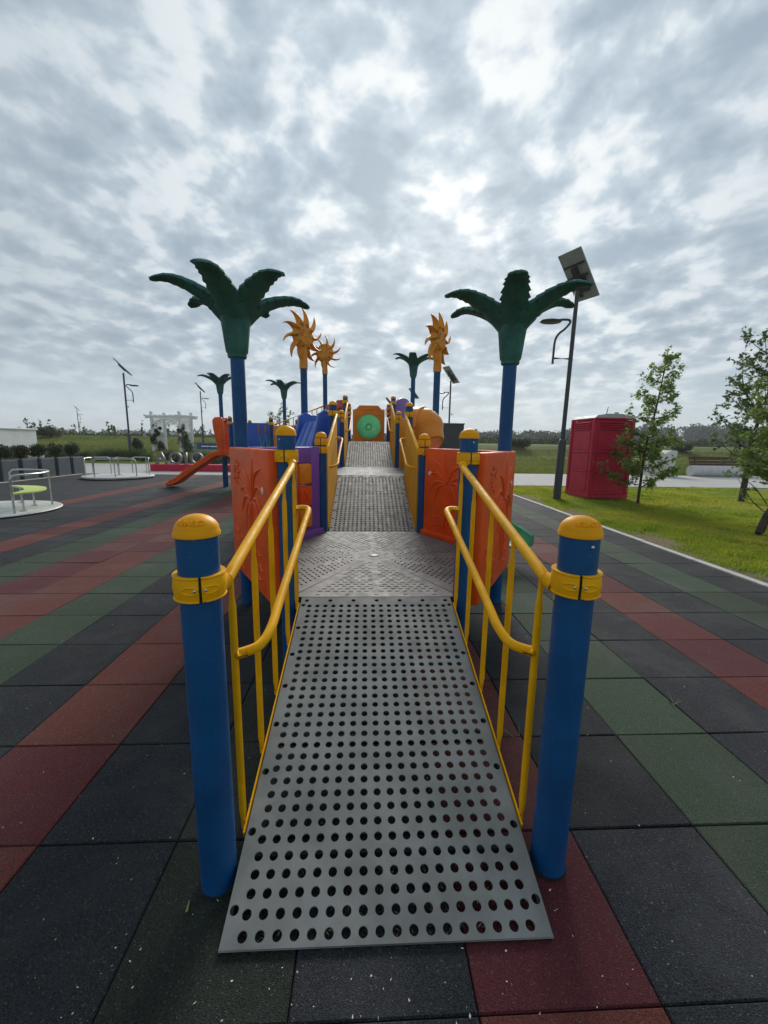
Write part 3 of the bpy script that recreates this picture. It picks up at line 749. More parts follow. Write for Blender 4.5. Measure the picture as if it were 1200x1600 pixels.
# bubble panel at the end of the axis
o = panel_frame('bubble_panel', 0, Y3, 1, 2, H3, 'orange panel with a big green bubble window at the top of the ramps')
outl = [(-.46, -.0), (.46, -.0), (.46, .90), (.36, .93), (.27, 1.03), (-.27, 1.03), (-.36, .93), (-.46, .90)]
me = plate(outl, [circ(0, .43, .355, n=36)], .07, 'bubble_frame'); me.transform(Matrix.Rotation(R_(90), 4, 'X') @ Matrix.Translation((0, 0, .035)))
link('panel_body', me, ORG, o)
b = bm_new()
for s in (-1, 1): tube(b, catmull([(s*.40, .036, .72), (s*.33, .036, .78), (s*.25, .036, .75), (s*.12, .036, .80), (0, .036, .81)], 5), .012, 6)
box(b, (0, .036, .93), (.36, .02, .035), .008); tube(b, [Vector((.365*math.cos(a), .036, .43+.365*math.sin(a))) for a in [2*math.pi*k/36 for k in range(37)]], .014, 6, False); part('panel_relief', b, ORG, o, True)
b = bm_new(); prof = [(.355*math.cos(k/10*math.pi/2) if k < 10 else 0, .20*math.sin(k/10*math.pi/2)) for k in range(11)]
lathe(b, prof, 36, Matrix.Translation((0, 0, .43)) @ Matrix.Rotation(R_(90), 4, 'X')); part('bubble_dome', b, DOME, o, True)
b = bm_new(); tube(b, [Vector((.085*math.cos(a), -.185, .43+.085*math.sin(a))) for a in [2*math.pi*k/24 for k in range(25)]], .012, 6, False); part('dome_ring', b, DOME, o, True)
b = bm_new()
for s in (-1, 1): tube(b, [(s*.45, 0, .90), (s*.54, 0, .90)], .010, 8)
part('bracket', b, YEL, o, True)
# left-branch panels
o = plain_panel('pond_panel', C4.x, C4.y, 4, 5, H4, 'blue pond panel with brown cattails on the left branch', BLUP, 1.02)
def cattail(x, par):
    b = bm_new(); tube(b, [(x, -.045, .66), (x, -.045, .70), (x, -.045, .88), (x, -.045, .91)], [.012, .026, .026, .010], 10); part('cattail_head', b, mat('cattail_brown', (.50, .14, .035), .5), par, True)
    b = bm_new(); tube(b, [(x+.06, -.045, 0.0), (x+.05, -.045, .35), (x, -.045, .66)], [.03, .022, .010], 8); tube(b, [(x+.10, -.045, 0.0), (x+.10, -.045, .3), (x+.13, -.045, .5)], [.03, .022, .004], 8); part('cattail_stem', b, GRNP, par, True)
cattail(.24, o); cattail(.42, o)
b = bm_new()
for pts in (((-.5, .62), (-.3, .5), (-.1, .42), (.05, .2)), ((-.5, .35), (-.3, .34), (-.05, .3), (.1, .05)), ((-.35, .9), (-.33, .75), (-.22, .62))): tube(b, catmull([(x, -.034, z) for x, z in pts], 5), .018, 6)
part('water_relief', b, BLUP, o, True)
plain_panel('side_screen', C4.x, C4.y, 0, 1, H4, 'red panel at the rear of the left branch', RED)
o = plain_panel('climbing_panel', C4.x, C4.y, 1, 2, H4, 'orange panel with green foot at the rear of the left branch', ORG)
b = bm_new(); box(b, (0, -.03, .15), (.9, .06, .3), .02); part('foot_flange', b, GRNP, o, True)

# --- palm toppers
def leaf_mesh():
    b = bm_new(); sp = catmull([(0.02, 0, .23), (.13, 0, .325), (.26, 0, .395), (.39, 0, .440), (.50, 0, .448), (.605, 0, .415)], 8); n = len(sp); rings = []
    for i, p in enumerate(sp):
        t = i/(n-1)
        w = np.interp(t, [0, .15, .35, .6, .82, .95, 1], [.100, .122, .116, .096, .072, .047, .018])
        st = (t*9) % 1.; w *= (1.07-.22*st) if t > .18 else 1.
        th = np.interp(t, [0, .3, .7, 1], [.125, .082, .050, .018])
        d = (sp[min(i+1, n-1)]-sp[max(i-1, 0)]).normalized(); up = Vector((0, 1, 0)).cross(d)*-1
        if up.z < 0: up = -up
        sec = [(-1, -.20), (-.86, .16), (-.45, .32), (-.10, .36), (0, .20), (.10, .36), (.45, .32), (.86, .16), (1, -.20), (.80, -.50), (.36, -.74), (0, -.90), (-.36, -.74), (-.80, -.50)]
        rings.append([b.verts.new(p+Vector((0, 1, 0))*(a*w)+up*(c*th-.10*w*abs(a)**2)) for a, c in sec])
    for A, B in zip(rings[:-1], rings[1:]):
        m_ = len(A)
        for k in range(m_): b.faces.new((A[k], A[(k+1) % m_], B[(k+1) % m_], B[k]))
    b.faces.new(rings[0][::-1]); b.faces.new(rings[-1])
    bmesh.ops.recalc_face_normals(b, faces=b.faces); return to_mesh(b, 'leaf', True, 32)
leaf_me = leaf_mesh()
b = bm_new(); lathe(b, [(PR+.002, -.10), (.073, -.10), (.078, -.085), (.076, -.07), (.088, -.055), (.098, .02), (.107, .10), (.116, .17), (.130, .225), (.155, .285), (.155, .345), (.09, .40), (0, .41)], 24); sleeve_me = to_mesh(b, 'sleeve', True, 50)
def palm_top(x, y, z, rz, label, sc=1.):
    o = link('palm_topper', None, None, PS, (x, y, z), (0, 0, rz), (sc, sc, sc)); o['label'] = label
    link('sleeve', sleeve_me, PALM, o)
    for k in range(6): link('leaf', leaf_me, PALM, o, (0, 0, 0), (rnd.uniform(-.06, .06), rnd.uniform(-.05, .05), k*math.pi/3))
palm_top(-S, Y1, H1+1.80, R_(22), 'dark green plastic palm crown nearest on the left'); palm_top(S, Y1, H1+1.80, R_(13), 'dark green plastic palm crown nearest on the right')
palm_top(S, Y3, H3+1.77, R_(80), 'small green palm crown right of the highest deck')
v = hexv(C4.x, C4.y, 3); palm_top(v.x, v.y, H4+1.95, R_(20), 'green palm crown above the orange slide')
v = hexv(C4.x, C4.y, 1); palm_top(v.x, v.y, H4+1.95, R_(85), 'green palm crown farthest back on the left branch')

# --- sun toppers (disc in xz, facing -y)
def sun_parts():
    out = []
    b = bm_new(); Rf = .235
    prof = [(0, .075), (.09, .070), (.16, .056), (.21, .032), (Rf, .0), (.21, -.032), (.16, -.05), (.09, -.06), (0, -.063)]
    lathe(b, prof, 28, Matrix.Rotation(R_(90), 4, 'X')); out.append(('face', to_mesh(b, 'face', True, 60)))
    rays = []
    for k in range(10):
        a = 2*math.pi*(k+.5)/10+R_(-90+0); b = bm_new(); pts = []; rad = []
        for j in range(9):
            t = j/8; r = .17+.28*t; aa = a+.34*t*t; pts.append(Vector((r*math.cos(aa), 0, r*math.sin(aa)))); rad.append(.088*(1-t)**.8+.006)
        tube(b, pts, rad, 10, True, .42); rays.append(to_mesh(b, 'ray', True, 60))
    b = bm_new(); lathe(b, [(PR+.002, -.06), (.070, -.06), (.072, .02), (.066, .12), (.068, .26), (.05, .36), (0, .36)], 20, Matrix.Translation((0, 0, -.46))); neck = to_mesh(b, 'neck', True, 50)
    b = bm_new()
    for s in (-1, 1):
        tube(b, [Vector((s*.075+.030*math.cos(q), -.072, .055+.046*math.sin(q))) for q in [2*math.pi*k/16 for k in range(17)]], .014, 6, False)
        lathe(b, [(0, .022), (.015, .012), (.020, 0)], 10, Matrix.Translation((s*.072, -.068, .045)) @ Matrix.Rotation(R_(90), 4, 'X'))
    eyes = to_mesh(b, 'eyes', True)
    b = bm_new(); tube(b, [Vector((.12*math.cos(q), -.056-.014*abs(math.sin(q)), -.02+.11*math.sin(q))) for q in [math.pi+.35+(math.pi-.7)*k/14 for k in range(15)]], .011, 6)
    lathe(b, [(0, .022), (.018, .015), (.024, 0)], 10, Matrix.Translation((0, -.07, -.01)) @ Matrix.Rotation(R_(90), 4, 'X'))
    return out[0][1], rays, neck, eyes, to_mesh(b, 'smile', True)
sf, srays, sneck, seyes, ssmile = sun_parts()
def sun_top(x, y, z, rz, label):
    o = link('sun_topper', None, None, PS, (x, y, z+.46), (0, 0, rz)); o['label'] = label
    link('sun_face', sf, SUNM, o); link('neck', sneck, SUNM, o); link('eyes', seyes, SUNM, o); link('smile', ssmile, SUNM, o)
    for r in srays: link('ray', r, SUNM, o)
sun_top(-S, Y2, H2+1.79, R_(50), 'orange smiling sun nearest on the left'); sun_top(S, Y2, H2+1.79, R_(50), 'orange smiling sun on the right, turned half away')
sun_top(-S, Y3, H3+1.77, R_(-12), 'orange smiling sun farther back on the left')

# --- slides
def chute(bm, path, w=.21, wall=.17, t=.028, flare=None):
    P_ = [Vector(p) for p in path]; n = len(P_); rings = []
    for i, p in enumerate(P_):
        d = (P_[min(i+1, n-1)]-P_[max(i-1, 0)]).normalized(); sd = d.cross(Vector((0, 0, 1))).normalized(); up = sd.cross(d).normalized()
        wl = wall*(flare[i] if flare else 1.)
        sec = [(-w-t, wl), (-w-t*.3, wl+.018), (-w+t*.5, wl), (-w+.02, .06), (-w*.75, .012), (0, 0), (w*.75, .012), (w-.02, .06), (w-t*.5, wl), (w+t*.3, wl+.018), (w+t, wl), (w+t, .0), (w*.8, -t-.01), (0, -t), (-w*.8, -t-.01), (-w-t, .0)]
        rings.append([bm.verts.new(p+sd*a+up*c) for a, c in sec])
    for A, B in zip(rings[:-1], rings[1:]):
        for k in range(len(A)): bm.faces.new((A[k], B[k], B[(k+1) % len(A)], A[(k+1) % len(A)]))
    bm.faces.new(rings[0]); bm.faces.new(rings[-1][::-1]); bmesh.ops.recalc_face_normals(bm, faces=bm.faces)
def wing(bm, org, d, side, pts, t=.05):
    """slab in the plane of d and z, offset sideways"""
    d = Vector(d).normalized(); s = d.cross(Vector((0, 0, 1))).normalized(); org = Vector(org)
    A = [bm.verts.new(org+d*a+Vector((0, 0, c))+s*(side-t/2)) for a, c in pts]; B = [bm.verts.new(org+d*a+Vector((0, 0, c))+s*(side+t/2)) for a, c in pts]
    f = [bm.faces.new(A), bm.faces.new(B[::-1])]
    for i in range(len(pts)): f.append(bm.faces.new((A[i], B[i], B[(i+1) % len(pts)], A[(i+1) % len(pts)])))
    bmesh.ops.recalc_face_normals(bm, faces=f)
    bmesh.ops.bevel(bm, geom=list({e for q in f for e in q.edges}), offset=.012, segments=2, profile=.5, affect='EDGES')
# orange-red slide of the left branch
sl1 = link('slide', None, None, PS); sl1['label'] = 'orange-red slide running down to the left'
va = hexv(C4.x, C4.y, 3)+Vector((.13, 0, 0))
pa = catmull([(va.x+.12, 12.9, 1.0), (va.x-.22, 12.9, 1.0), (va.x-.5, 12.9, .86), (va.x-1.15, 12.9, .43), (va.x-1.48, 12.9, .19), (va.x-1.70, 12.9, .09), (va.x-1.85, 12.9, .065)], 6)
b = bm_new(); chute(b, pa, .22, .13, .03, [1.]*(len(pa)-8)+[1-.09*k for k in range(8)]); part('chute', b, ORED, sl1, True, 40)
b = bm_new()
for q in (-.27, .27): wing(b, (va.x-.0, 12.98, 1.0), (-1, 0, 0), q, [(.02, -.05), (.18, -.05), (.24, .3), (.33, .85), (.34, 1.06), (.27, 1.15), (.08, 1.17), (.02, 1.10), (.0, .6)])
part('hood_wing', b, ORED, sl1, True, 40)
b = bm_new(); tube(b, [(va.x-.15, 12.72, 2.08), (va.x-.15, 13.24, 2.08)], .05, 12); part('hood_bar', b, ORED, sl1, True)
b = bm_new(); tube(b, [(va.x-.13, 13.1, 0), (va.x-.13, 13.1, 1.0)], .045, 14); part('support_leg', b, mat('support_dark', (.03, .06, .10), .5), sl1, True)
# blue slide of the middle deck
def edge_mid(cx, cy, k0, k1): 
    q = (hexv(cx, cy, k0)+hexv(cx, cy, k1))/2; return q, (q-Vector((cx, cy, 0))).normalized()
em, en = edge_mid(0, Y2, 3, 4)
sl2 = link('slide', None, None, PS); sl2['label'] = 'blue slide with tall hooded sides left of the middle deck'
dv = en
b = bm_new()
for q in (-.40, .40): wing(b, em+Vector((0, 0, H2)), dv, q, [(-.03, -.08), (.62, -.30), (.52, .05), (.30, .45), (.20, .78), (.17, .92), (.06, .99), (-.06, .94), (-.05, .6)], .10)
part('hood_wing', b, BLUP, sl2, True, 40)
b = bm_new()
for i, q in enumerate((-.22, 0, .22)): wing(b, em+Vector((0, 0, H2)), dv, q, [(.06, .50), (.10, .82), (.13, .82), (.50, -.1), (.46, -.1)], .19 if i != 1 else .21)
part('hood_front', b, BLUP, sl2, True, 40)
e2 = en
pa = catmull([em+Vector((0, 0, H2)), em+e2*.2+Vector((0, 0, H2-.05)), em+e2*.55+Vector((0, 0, .60)), em+e2*.9+Vector((0, 0, .30)), em+e2*1.1+Vector((0, 0, .24))], 6)
b = bm_new(); chute(b, pa, .24, .16); part('chute', b, BLUP, sl2, True, 40)
# yellow hooded slide with green chute, right of the middle deck
em, en = edge_mid(0, Y2, 5, 0)
sl3 = link('slide', None, None, PS); sl3['label'] = 'green chute under a yellow-orange hood right of the middle deck'
def shell(bm, path, rads, sqz, t=.03, seg=26):
    for ins in (0, 1):
        rings = []
        for i, (p, r) in enumerate(zip(path, rads)):
            d = (path[min(i+1, len(path)-1)]-path[max(i-1, 0)]).normalized(); s = d.cross(Vector((0, 0, 1)))
            if s.length < .05: s = en.cross(Vector((0, 0, 1)))
            s.normalize(); up = s.cross(d).normalized(); rr = r-ins*t
            rings.append([bm.verts.new(p+s*math.cos(2*math.pi*k/seg)*rr+up*math.sin(2*math.pi*k/seg)*rr*sqz) for k in range(seg)])
        fs = []
        for A, B in zip(rings[:-1], rings[1:]):
            for k in range(seg): fs.append(bm.faces.new((A[k], A[(k+1) % seg], B[(k+1) % seg], B[k]) if ins == 0 else (A[k], B[k], B[(k+1) % seg], A[(k+1) % seg])))
        if ins == 0: outer = rings
        else:
            for A, B in ((outer[-1], rings[-1]), (rings[0], outer[0])):
                for k in range(seg): bm.faces.new((A[k], A[(k+1) % seg], B[(k+1) % seg], B[k]))
tw = Vector((.55, -.83, 0)).normalized()
path = catmull([em-en*.10+Vector((0, 0, 1.66)), em-en*.01+Vector((0, 0, 1.66)), em+tw*.07+Vector((0, 0, 1.57)), em+tw*.19+Vector((0, 0, 1.43))], 4)
b = bm_new(); shell(b, path, [np.interp(i/(len(path)-1), [0, .4, 1], [.41, .38, .245]) for i in range(len(path))], 1.0); part('hood', b, ORG, sl3, True, 45)
b = bm_new(); tube(b, [path[5]+Vector((0, 0, 0))+(en.cross(Vector((0, 0, 1)))*math.cos(q)+Vector((0, 0, 1))*math.sin(q))*.405 for q in [math.pi*k/16 for k in range(17)]], .025, 8); part('hood_rib', b, ORG, sl3, True)
pa = catmull([em+en*.0+Vector((0, 0, H2)), em+en*.3+tw*.1+Vector((0, 0, H2-.04)), Vector((1.25, 6.05, .72)), Vector((1.50, 5.35, .42)), Vector((1.66, 4.95, .30)), Vector((1.74, 4.62, .27))], 7)
b = bm_new(); chute(b, pa, .21, .15, .028, [1.]*(len(pa)-6)+[1-.05*k for k in range(6)]); part('chute', b, GRNP, sl3, True, 40)
b = bm_new(); tube(b, [(1.66, 4.95, 0), (1.66, 4.95, .27)], .03, 12); part('support_leg', b, STEEL, sl3, True)

# ================================================================== carousels
def carousel_far(x, y, label):
    t = thing('carousel', label, 'carousel', (x, y, 0), R_(15), 'merry-go-rounds on the rubber floor')
    b = bm_new(); lathe(b, [(0, .02), (1.13, .02), (1.17, .04), (1.18, .075), (1.165, .10), (1.12, .105), (0, .11)], 48); part('platform', b, PLATE, t, True, 40)
    b = bm_new(); tube(b, [(0, 0, .1), (0, 0, .80)], .035, 14); lathe(b, [(.12, .105), (.12, .125), (0, .125)], 20); part('centre_post', b, STEEL, t, True, 40)
    for k in range(3):
        a0 = k*2*math.pi/3; pts = []
        al = [a0+j*R_(78)/10 for j in range(11)]; r = 1.02
        pts = [(r*math.cos(al[0]), r*math.sin(al[0]), .1), (r*math.cos(al[0]), r*math.sin(al[0]), .66), (r*math.cos(al[0]+.05), r*math.sin(al[0]+.05), .73)]+[(r*math.cos(a), r*math.sin(a), .745) for a in al[1:-1]]+[(r*math.cos(al[-1]-.05), r*math.sin(al[-1]-.05), .73), (r*math.cos(al[-1]), r*math.sin(al[-1]), .66), (r*math.cos(al[-1]), r*math.sin(al[-1]), .1)]
        b = bm_new(); tube(b, pts, .02, 10); part('grab_rail', b, STEEL, t, True)
        am = a0+R_(39); b = bm_new(); tube(b, [(0, 0, .76), (r*math.cos(am), r*math.sin(am), .75)], .018, 10); tube(b, [(r*math.cos(am), r*math.sin(am), .1), (r*math.cos(am), r*math.sin(am), .74)], .018, 10); part('spoke', b, STEEL, t, True)
carousel_far(-9.35, 15.7, 'steel merry-go-round with curved rails before the plaza')
def carousel_near(x, y, label):
    t = thing('carousel', label, 'carousel', (x, y, 0), 0, 'merry-go-rounds on the rubber floor')
    b = bm_new(); lathe(b, [(0, .01), (1.24, .01), (1.27, .03), (1.25, .05), (0, .055)], 48); part('platform', b, PLATE, t, True, 40)
    for k in range(2):
        a0 = R_(-24)+k*math.pi; a1 = a0+R_(128); al = [a0+(a1-a0)*j/14 for j in range(15)]; r = 1.09
        pts = [(r*math.cos(al[0]), r*math.sin(al[0]), .05), (r*math.cos(al[0]), r*math.sin(al[0]), .70), (r*math.cos(al[0]+.05), r*math.sin(al[0]+.05), .755)]+[(r*math.cos(a), r*math.sin(a), .765) for a in al[1:-1]]+[(r*math.cos(al[-1]-.05), r*math.sin(al[-1]-.05), .755), (r*math.cos(al[-1]), r*math.sin(al[-1]), .70), (r*math.cos(al[-1]), r*math.sin(al[-1]), .05)]
        b = bm_new(); tube(b, pts, .021, 10); part('back_rail', b, STEEL, t, True)
        am = (a0+a1)/2; b = bm_new(); tube(b, [(r*math.cos(am), r*math.sin(am), .05), (r*math.cos(am), r*math.sin(am), .76)], .019, 10); part('rail_post', b, STEEL, t, True)
        b = bm_new(); ring_o = [(1.03*math.cos(a), 1.03*math.sin(a)) for a in al]; ring_i = [((1.03-.36*math.sin(math.pi*j/14)**.6)*math.cos(a), (1.03-.36*math.sin(math.pi*j/14)**.6)*math.sin(a)) for j, a in enumerate(al)]
        outline = ring_o+ring_i[-2:0:-1]
        m_ = plate(outline, [], .03, 'seat'); link('seat', m_, LIME, t, (0, 0, .42)); b.free()
        for aa, rr_ in ((a0+.25, .95), (a1-.25, .95), (am, .80)):
            b = bm_new(); tube(b, [(rr_*math.cos(aa), rr_*math.sin(aa), .05), (rr_*math.cos(aa), rr_*math.sin(aa), .40)], .022, 10); lathe(b, [(.06, .055), (.06, .065), (0, .065)], 14, Matrix.Translation((rr_*math.cos(aa), rr_*math.sin(aa), 0))); part('seat_leg', b, STEEL, t, True)
carousel_near(-7.6, 8.2, 'steel merry-go-round with lime crescent seat at the left edge')

# ================================================================== planters with shrubs
def leaf_cloud(cent, rad, n, size, rs, shell_=.5, squash=1.):
    d = rs.normal(size=(n, 3)); d /= np.linalg.norm(d, axis=1, keepdims=True)
    r = (shell_+(1-shell_)*rs.random((n, 1)))**.6
    q = d*r*np.array([rad, rad, rad*squash]); q += rs.normal(size=(n, 3))*rad*.08
    return leaf_quads(q+np.array(cent), size, rs)
pt = bm_new(); box(pt, (0, 0, .35), (.63, .63, .70), .012); planter_me = to_mesh(pt, 'planter')
pi_ = bm_new(); box(pi_, (0, 0, .685), (.56, .56, .02)); soil_me = to_mesh(pi_, 'soil')
pl_names = ['nearest the left picture edge', 'second from the left picture edge', 'with the reddish-yellow shrub', 'third from the far end of the row', 'second from the far end of the row', 'at the far end of the row']
base_pl = []
for i in range(6):
    y = 13.15+i*.81; x = -12.12
    rs = np.random.RandomState(20+i)
    t = thing('planter', 'square dark grey planter '+pl_names[i], 'planter', (x, y, 0), 0, 'row of planters along the rubber floor')
    link('box', planter_me, PLANT, t); link('soil', soil_me, mat('planter_soil', (.30, .29, .27), .9, var=.3, vscale=20), t)
    s = thing('shrub', ('rounded reddish-yellow shrub' if i == 2 else 'rounded grey-green shrub')+' growing in the planter '+(pl_names[i] if i != 2 else 'third from the left'), 'shrub', (x, y, .69), 0, 'shrubs in the planters')
    V = np.concatenate([leaf_cloud((rs.uniform(-.15, .15), rs.uniform(-.15, .15), .25+rs.uniform(-.05, .13)), (.18+rs.uniform(-.04, .05)), 330, .055, rs, .35) for _ in range(7)])
    link('foliage', quads_mesh(V, 'foliage'), SHRUBR if i == 2 else SHRUB, s)
    b = bm_new()
    for k in range(5): a = rs.uniform(0, 6.28); tube(b, [(0, 0, 0), (.1*math.cos(a), .1*math.sin(a), .2), (.22*math.cos(a), .22*math.sin(a), .45)], [.014, .010, .004], 5)
    part('stem', b, BARK, s)

# white kiosk, bin
t = thing('site_cabin', 'white flat-roofed cabin beyond the planters', 'cabin', (-26.4, 25.5, 0))
b = bm_new(); box(b, (0, 2.0, 1.1), (7.0, 4.0, 1.7), .02); part('walls', b, WHITE, t)
b = bm_new(); box(b, (0, 2.0, 2.0), (7.16, 4.16, .10), .02); part('roof', b, WHITE, t)
b = bm_new(); box(b, (0, 2, .14), (6.8, 3.8, .25)); part('plinth', b, DARK, t)
b = bm_new(); box(b, (3.505, .9, 1.05), (.03, 1.0, 1.5), .005); part('door', b, WHITE, t)
b = bm_new(); box(b, (2.9, -.012, .55), (.12, .05, .34), .005); part('meter_box', b, DARK, t)
t = thing('litter_bin', 'small rounded beige bin behind the last planter', 'bin', (-15.2, 19.4, .01))
b = bm_new(); lathe(b, [(.26, 0), (.30, .8), (.32, .84), (.30, .9), (.2, 1.02), (0, 1.05)], 20); part('body', b, mat('bin_beige', (.42, .40, .33), .6, var=.1), t, True, 40)
b = bm_new(); box(b, (0, -.3, .72), (.3, .06, .14), .01); part('slot', b, DARK, t)

# ================================================================== solar street lamps
def lamp_meshes():
    o = []
    b = bm_new(); lathe(b, [(.10, 0), (.10, 1.55), (.075, 1.62), (.055, 1.64), (.052, 5.35), (0, 5.35)], 14); o.append(('pole', to_mesh(b, 'pole', True, 40), GREYP))
    b = bm_new(); tube(b, [(0, 0, 3.70), (-.47, 0, 3.70)], .027, 8); tube(b, catmull([(-.47, 0, 3.56), (-.47, 0, 3.75), (-.46, 0, 4.12), (-.38, 0, 4.30), (-.24, 0, 4.42), (-.11, 0, 4.58), (-.14, 0, 4.645), (-.30, 0, 4.65), (-.45, 0, 4.63)], 6), .030, 8); o.append(('arm', to_mesh(b, 'arm', True, 50), GREYP))
    b = bm_new(); lathe(b, [(0, .05), (.12, .045), (.26, .01), (.27, -.01), (.24, -.03), (0, -.035)], 22, Matrix.Translation((-.62, 0, 4.60)) @ Matrix.Diagonal((1.05, .75, 1, 1))); o.append(('lamp_head', to_mesh(b, 'head', True, 50), GREYP))
    return o
LM = lamp_meshes()
pb_ = bm_new(); box(pb_, (0, 0, 0), (.64, 1.28, .035), .006); pframe = to_mesh(pb_, 'panel')
pf_ = bm_new(); box(pf_, (0, 0, .021), (.58, 1.22, .006)); pface = to_mesh(pf_, 'cells')
pk_ = bm_new(); box(pk_, (0, 0, -.05), (.58, .05, .05)); box(pk_, (0, .3, -.035), (.58, .04, .03)); box(pk_, (0, -.3, -.035), (.58, .04, .03)); box(pk_, (0, 0, -.07), (.14, .5, .08)); box(pk_, (.0, .22, -.035), (.34, .40, .05), .01); box(pk_, (-.12, .48, -.03), (.09, .12, .03), .01); pback = to_mesh(pk_, 'rack')
def lamp(x, y, z, rz, label, prz=0., tilt=R_(38), arm=1, lean=(0, 0)):
    t = thing('solar_lamp', label, 'street lamp', (x, y, z), 0, 'solar street lamps'); t.rotation_euler = (lean[0], lean[1], 0)
    for n_, m_, mt_ in LM: link(n_, m_, mt_, t, rot=(0, 0, rz))
    p = link('solar_panel', pframe, PANELB, t, (0, 0, 5.70)); 
    p.rotation_euler = Matrix(((1, 0, 0), (0, 1, 0), (0, 0, 1))).to_euler()
    p.rotation_mode = 'QUATERNION'; yl = Vector((math.sin(prz)*math.cos(tilt), math.cos(prz)*math.cos(tilt), -math.sin(tilt))); zl = Vector((math.sin(prz)*math.sin(tilt), math.cos(prz)*math.sin(tilt), math.cos(tilt))); p.rotation_quaternion = Matrix((yl.cross(zl), yl, zl)).transposed().to_quaternion()
    link('solar_cells', pface, PANELF, p); link('rack', pback, GREYP, p)
    b = bm_new(); lathe(b, [(0, .05), (.05, .04), (.06, 0), (.05, -.05), (0, -.06)], 10, Matrix.Translation((.14, -.05, 3.3))); tube(b, [(0, 0, 3.35), (.14, -.05, 3.35)], .015, 6)
    if arm == 1 and y > 20: part('camera_dome', b, WHITE, t, True)
    else: b.free()
    return t
# panels face away from the sun side of the playground: their backs are turned to the viewer
lamp(5.29, 10.79, 0, 0, 'tall dark solar lamp standing by the red portable toilet', R_(64), R_(46), lean=(0, R_(.6)))
lamp(-15.22, 27.0, .17, R_(180), 'solar lamp post left of the white pergola', R_(64), R_(46))
lamp(-17.2, 44.0, float(terrain(-17.2, 44.)), R_(180), 'smaller solar lamp post seen just right of the pergola', R_(64), R_(46))
lamp(5.3, 26.0, 0, 0, 'solar lamp post rising behind the dark board', R_(64), R_(46))
lamp(4.6, 40.0, float(terrain(4.6, 40.)), 0, 'distant solar lamp post behind the right-hand palm', R_(64), R_(46))
lamp(3.2, 58.0, float(terrain(3.2, 58.)), 0, 'farthest solar lamp post peeping over the yellow ramp', R_(64), R_(46))
lamp(-51.5, 76.0, 1.0, R_(180), 'far-off lamp post on the left horizon', R_(64), R_(46))

# dark board behind the structure
t = thing('notice_board', 'dark grey blank board behind the orange panels', 'board', (3.75, 17.9, 0))
b = bm_new(); box(b, (0, 0, 1.45), (1.12, .10, 1.72), .01); part('board', b, mat('board_dark', (.045, .055, .055), .5, var=.1), t)
b = bm_new(); box(b, (0, 0, 2.33), (1.18, .14, .05), .008); part('top_trim', b, GREYP, t)
for s in (-1, 1): b = bm_new(); box(b, (s*.45, .0, .3), (.08, .08, .6)); part('leg', b, GREYP, t)

# ================================================================== portable toilet
t = thing('portable_toilet', 'dark red plastic portable toilet on the lawn', 'toilet', (6.80, 11.55, 0)); t.rotation_euler = (0, 0, R_(2))
W2 = .575
b = bm_new(); box(b, (0, 0, 1.12), (1.12, 1.12, 2.10), .012); part('cabin', b, MAROON, t)
b = bm_new()
for sx in (-1, 1):
    for sy in (-1, 1): box(b, (sx*.55, sy*.55, 1.13), (.09, .09, 2.2), .012)
part('corner_posts', b, MAROON, t)
b = bm_new(); box(b, (0, 0, .06), (1.2, 1.2, .10), .012); box(b, (0, 0, .14), (1.17, 1.17, .03), .008); box(b, (0, 0, 2.21), (1.17, 1.17, .05), .01); part('base_rim', b, MAROON, t)
for ang in (0, R_(90), R_(180), R_(270)):
    b = bm_new(); Mx = Matrix.Rotation(ang, 4, 'Z')
    for z0, z1 in ((.20, .72), (.80, 1.25), (1.36, 1.86)):
        box(b, (0, 0, 0), (.84, .024, z1-z0), .006, 0, Mx @ Matrix.Translation((0, -.562, (z0+z1)/2)))
    part('wall_panel', b, MAROON, t)
    for k in range(4):
        b = bm_new(); box(b, (0, 0, 0), (.80, .06, .034), .008, 0, Mx @ Matrix.Translation((0, -.568, 1.93+k*.062)) @ Matrix.Rotation(R_(28), 4, 'X')); part('vent_louvre', b, MAROON, t)
    b = bm_new(); box(b, (0, 0, 0), (.88, .05, .045), .012, 0, Mx @ Matrix.Translation((0, -.570, 1.30))); box(b, (0, 0, 0), (.88, .05, .045), .012, 0, Mx @ Matrix.Translation((0, -.570, .76))); part('rib', b, MAROON, t)
b = bm_new(); slab = [(-.56, 2.23), (.56, 2.23), (.50, 2.30), (.2, 2.345), (-.2, 2.345), (-.50, 2.30)]
A = [b.verts.new((x, -.56, z)) for x, z in slab]; B = [b.verts.new((x, .56, z)) for x, z in slab]
b.faces.new(A); b.faces.new(B[::-1])
for i in range(6): b.faces.new((A[i], B[i], B[(i+1) % 6], A[(i+1) % 6]))
bmesh.ops.recalc_face_normals(b, faces=b.faces); part('roof', b, ROOFG, t)
b = bm_new(); tube(b, [(-.02, -.2, 2.34), (-.02, -.2, 2.40), (.01, -.2, 2.56)], [.02, .012, .008], 8); part('vent_rod', b, GREYP, t)
b = bm_new(); tube(b, [(.47, .1, 2.28), (.47, .1, 2.44)], .06, 14); part('vent_pipe', b, ROOFG, t)

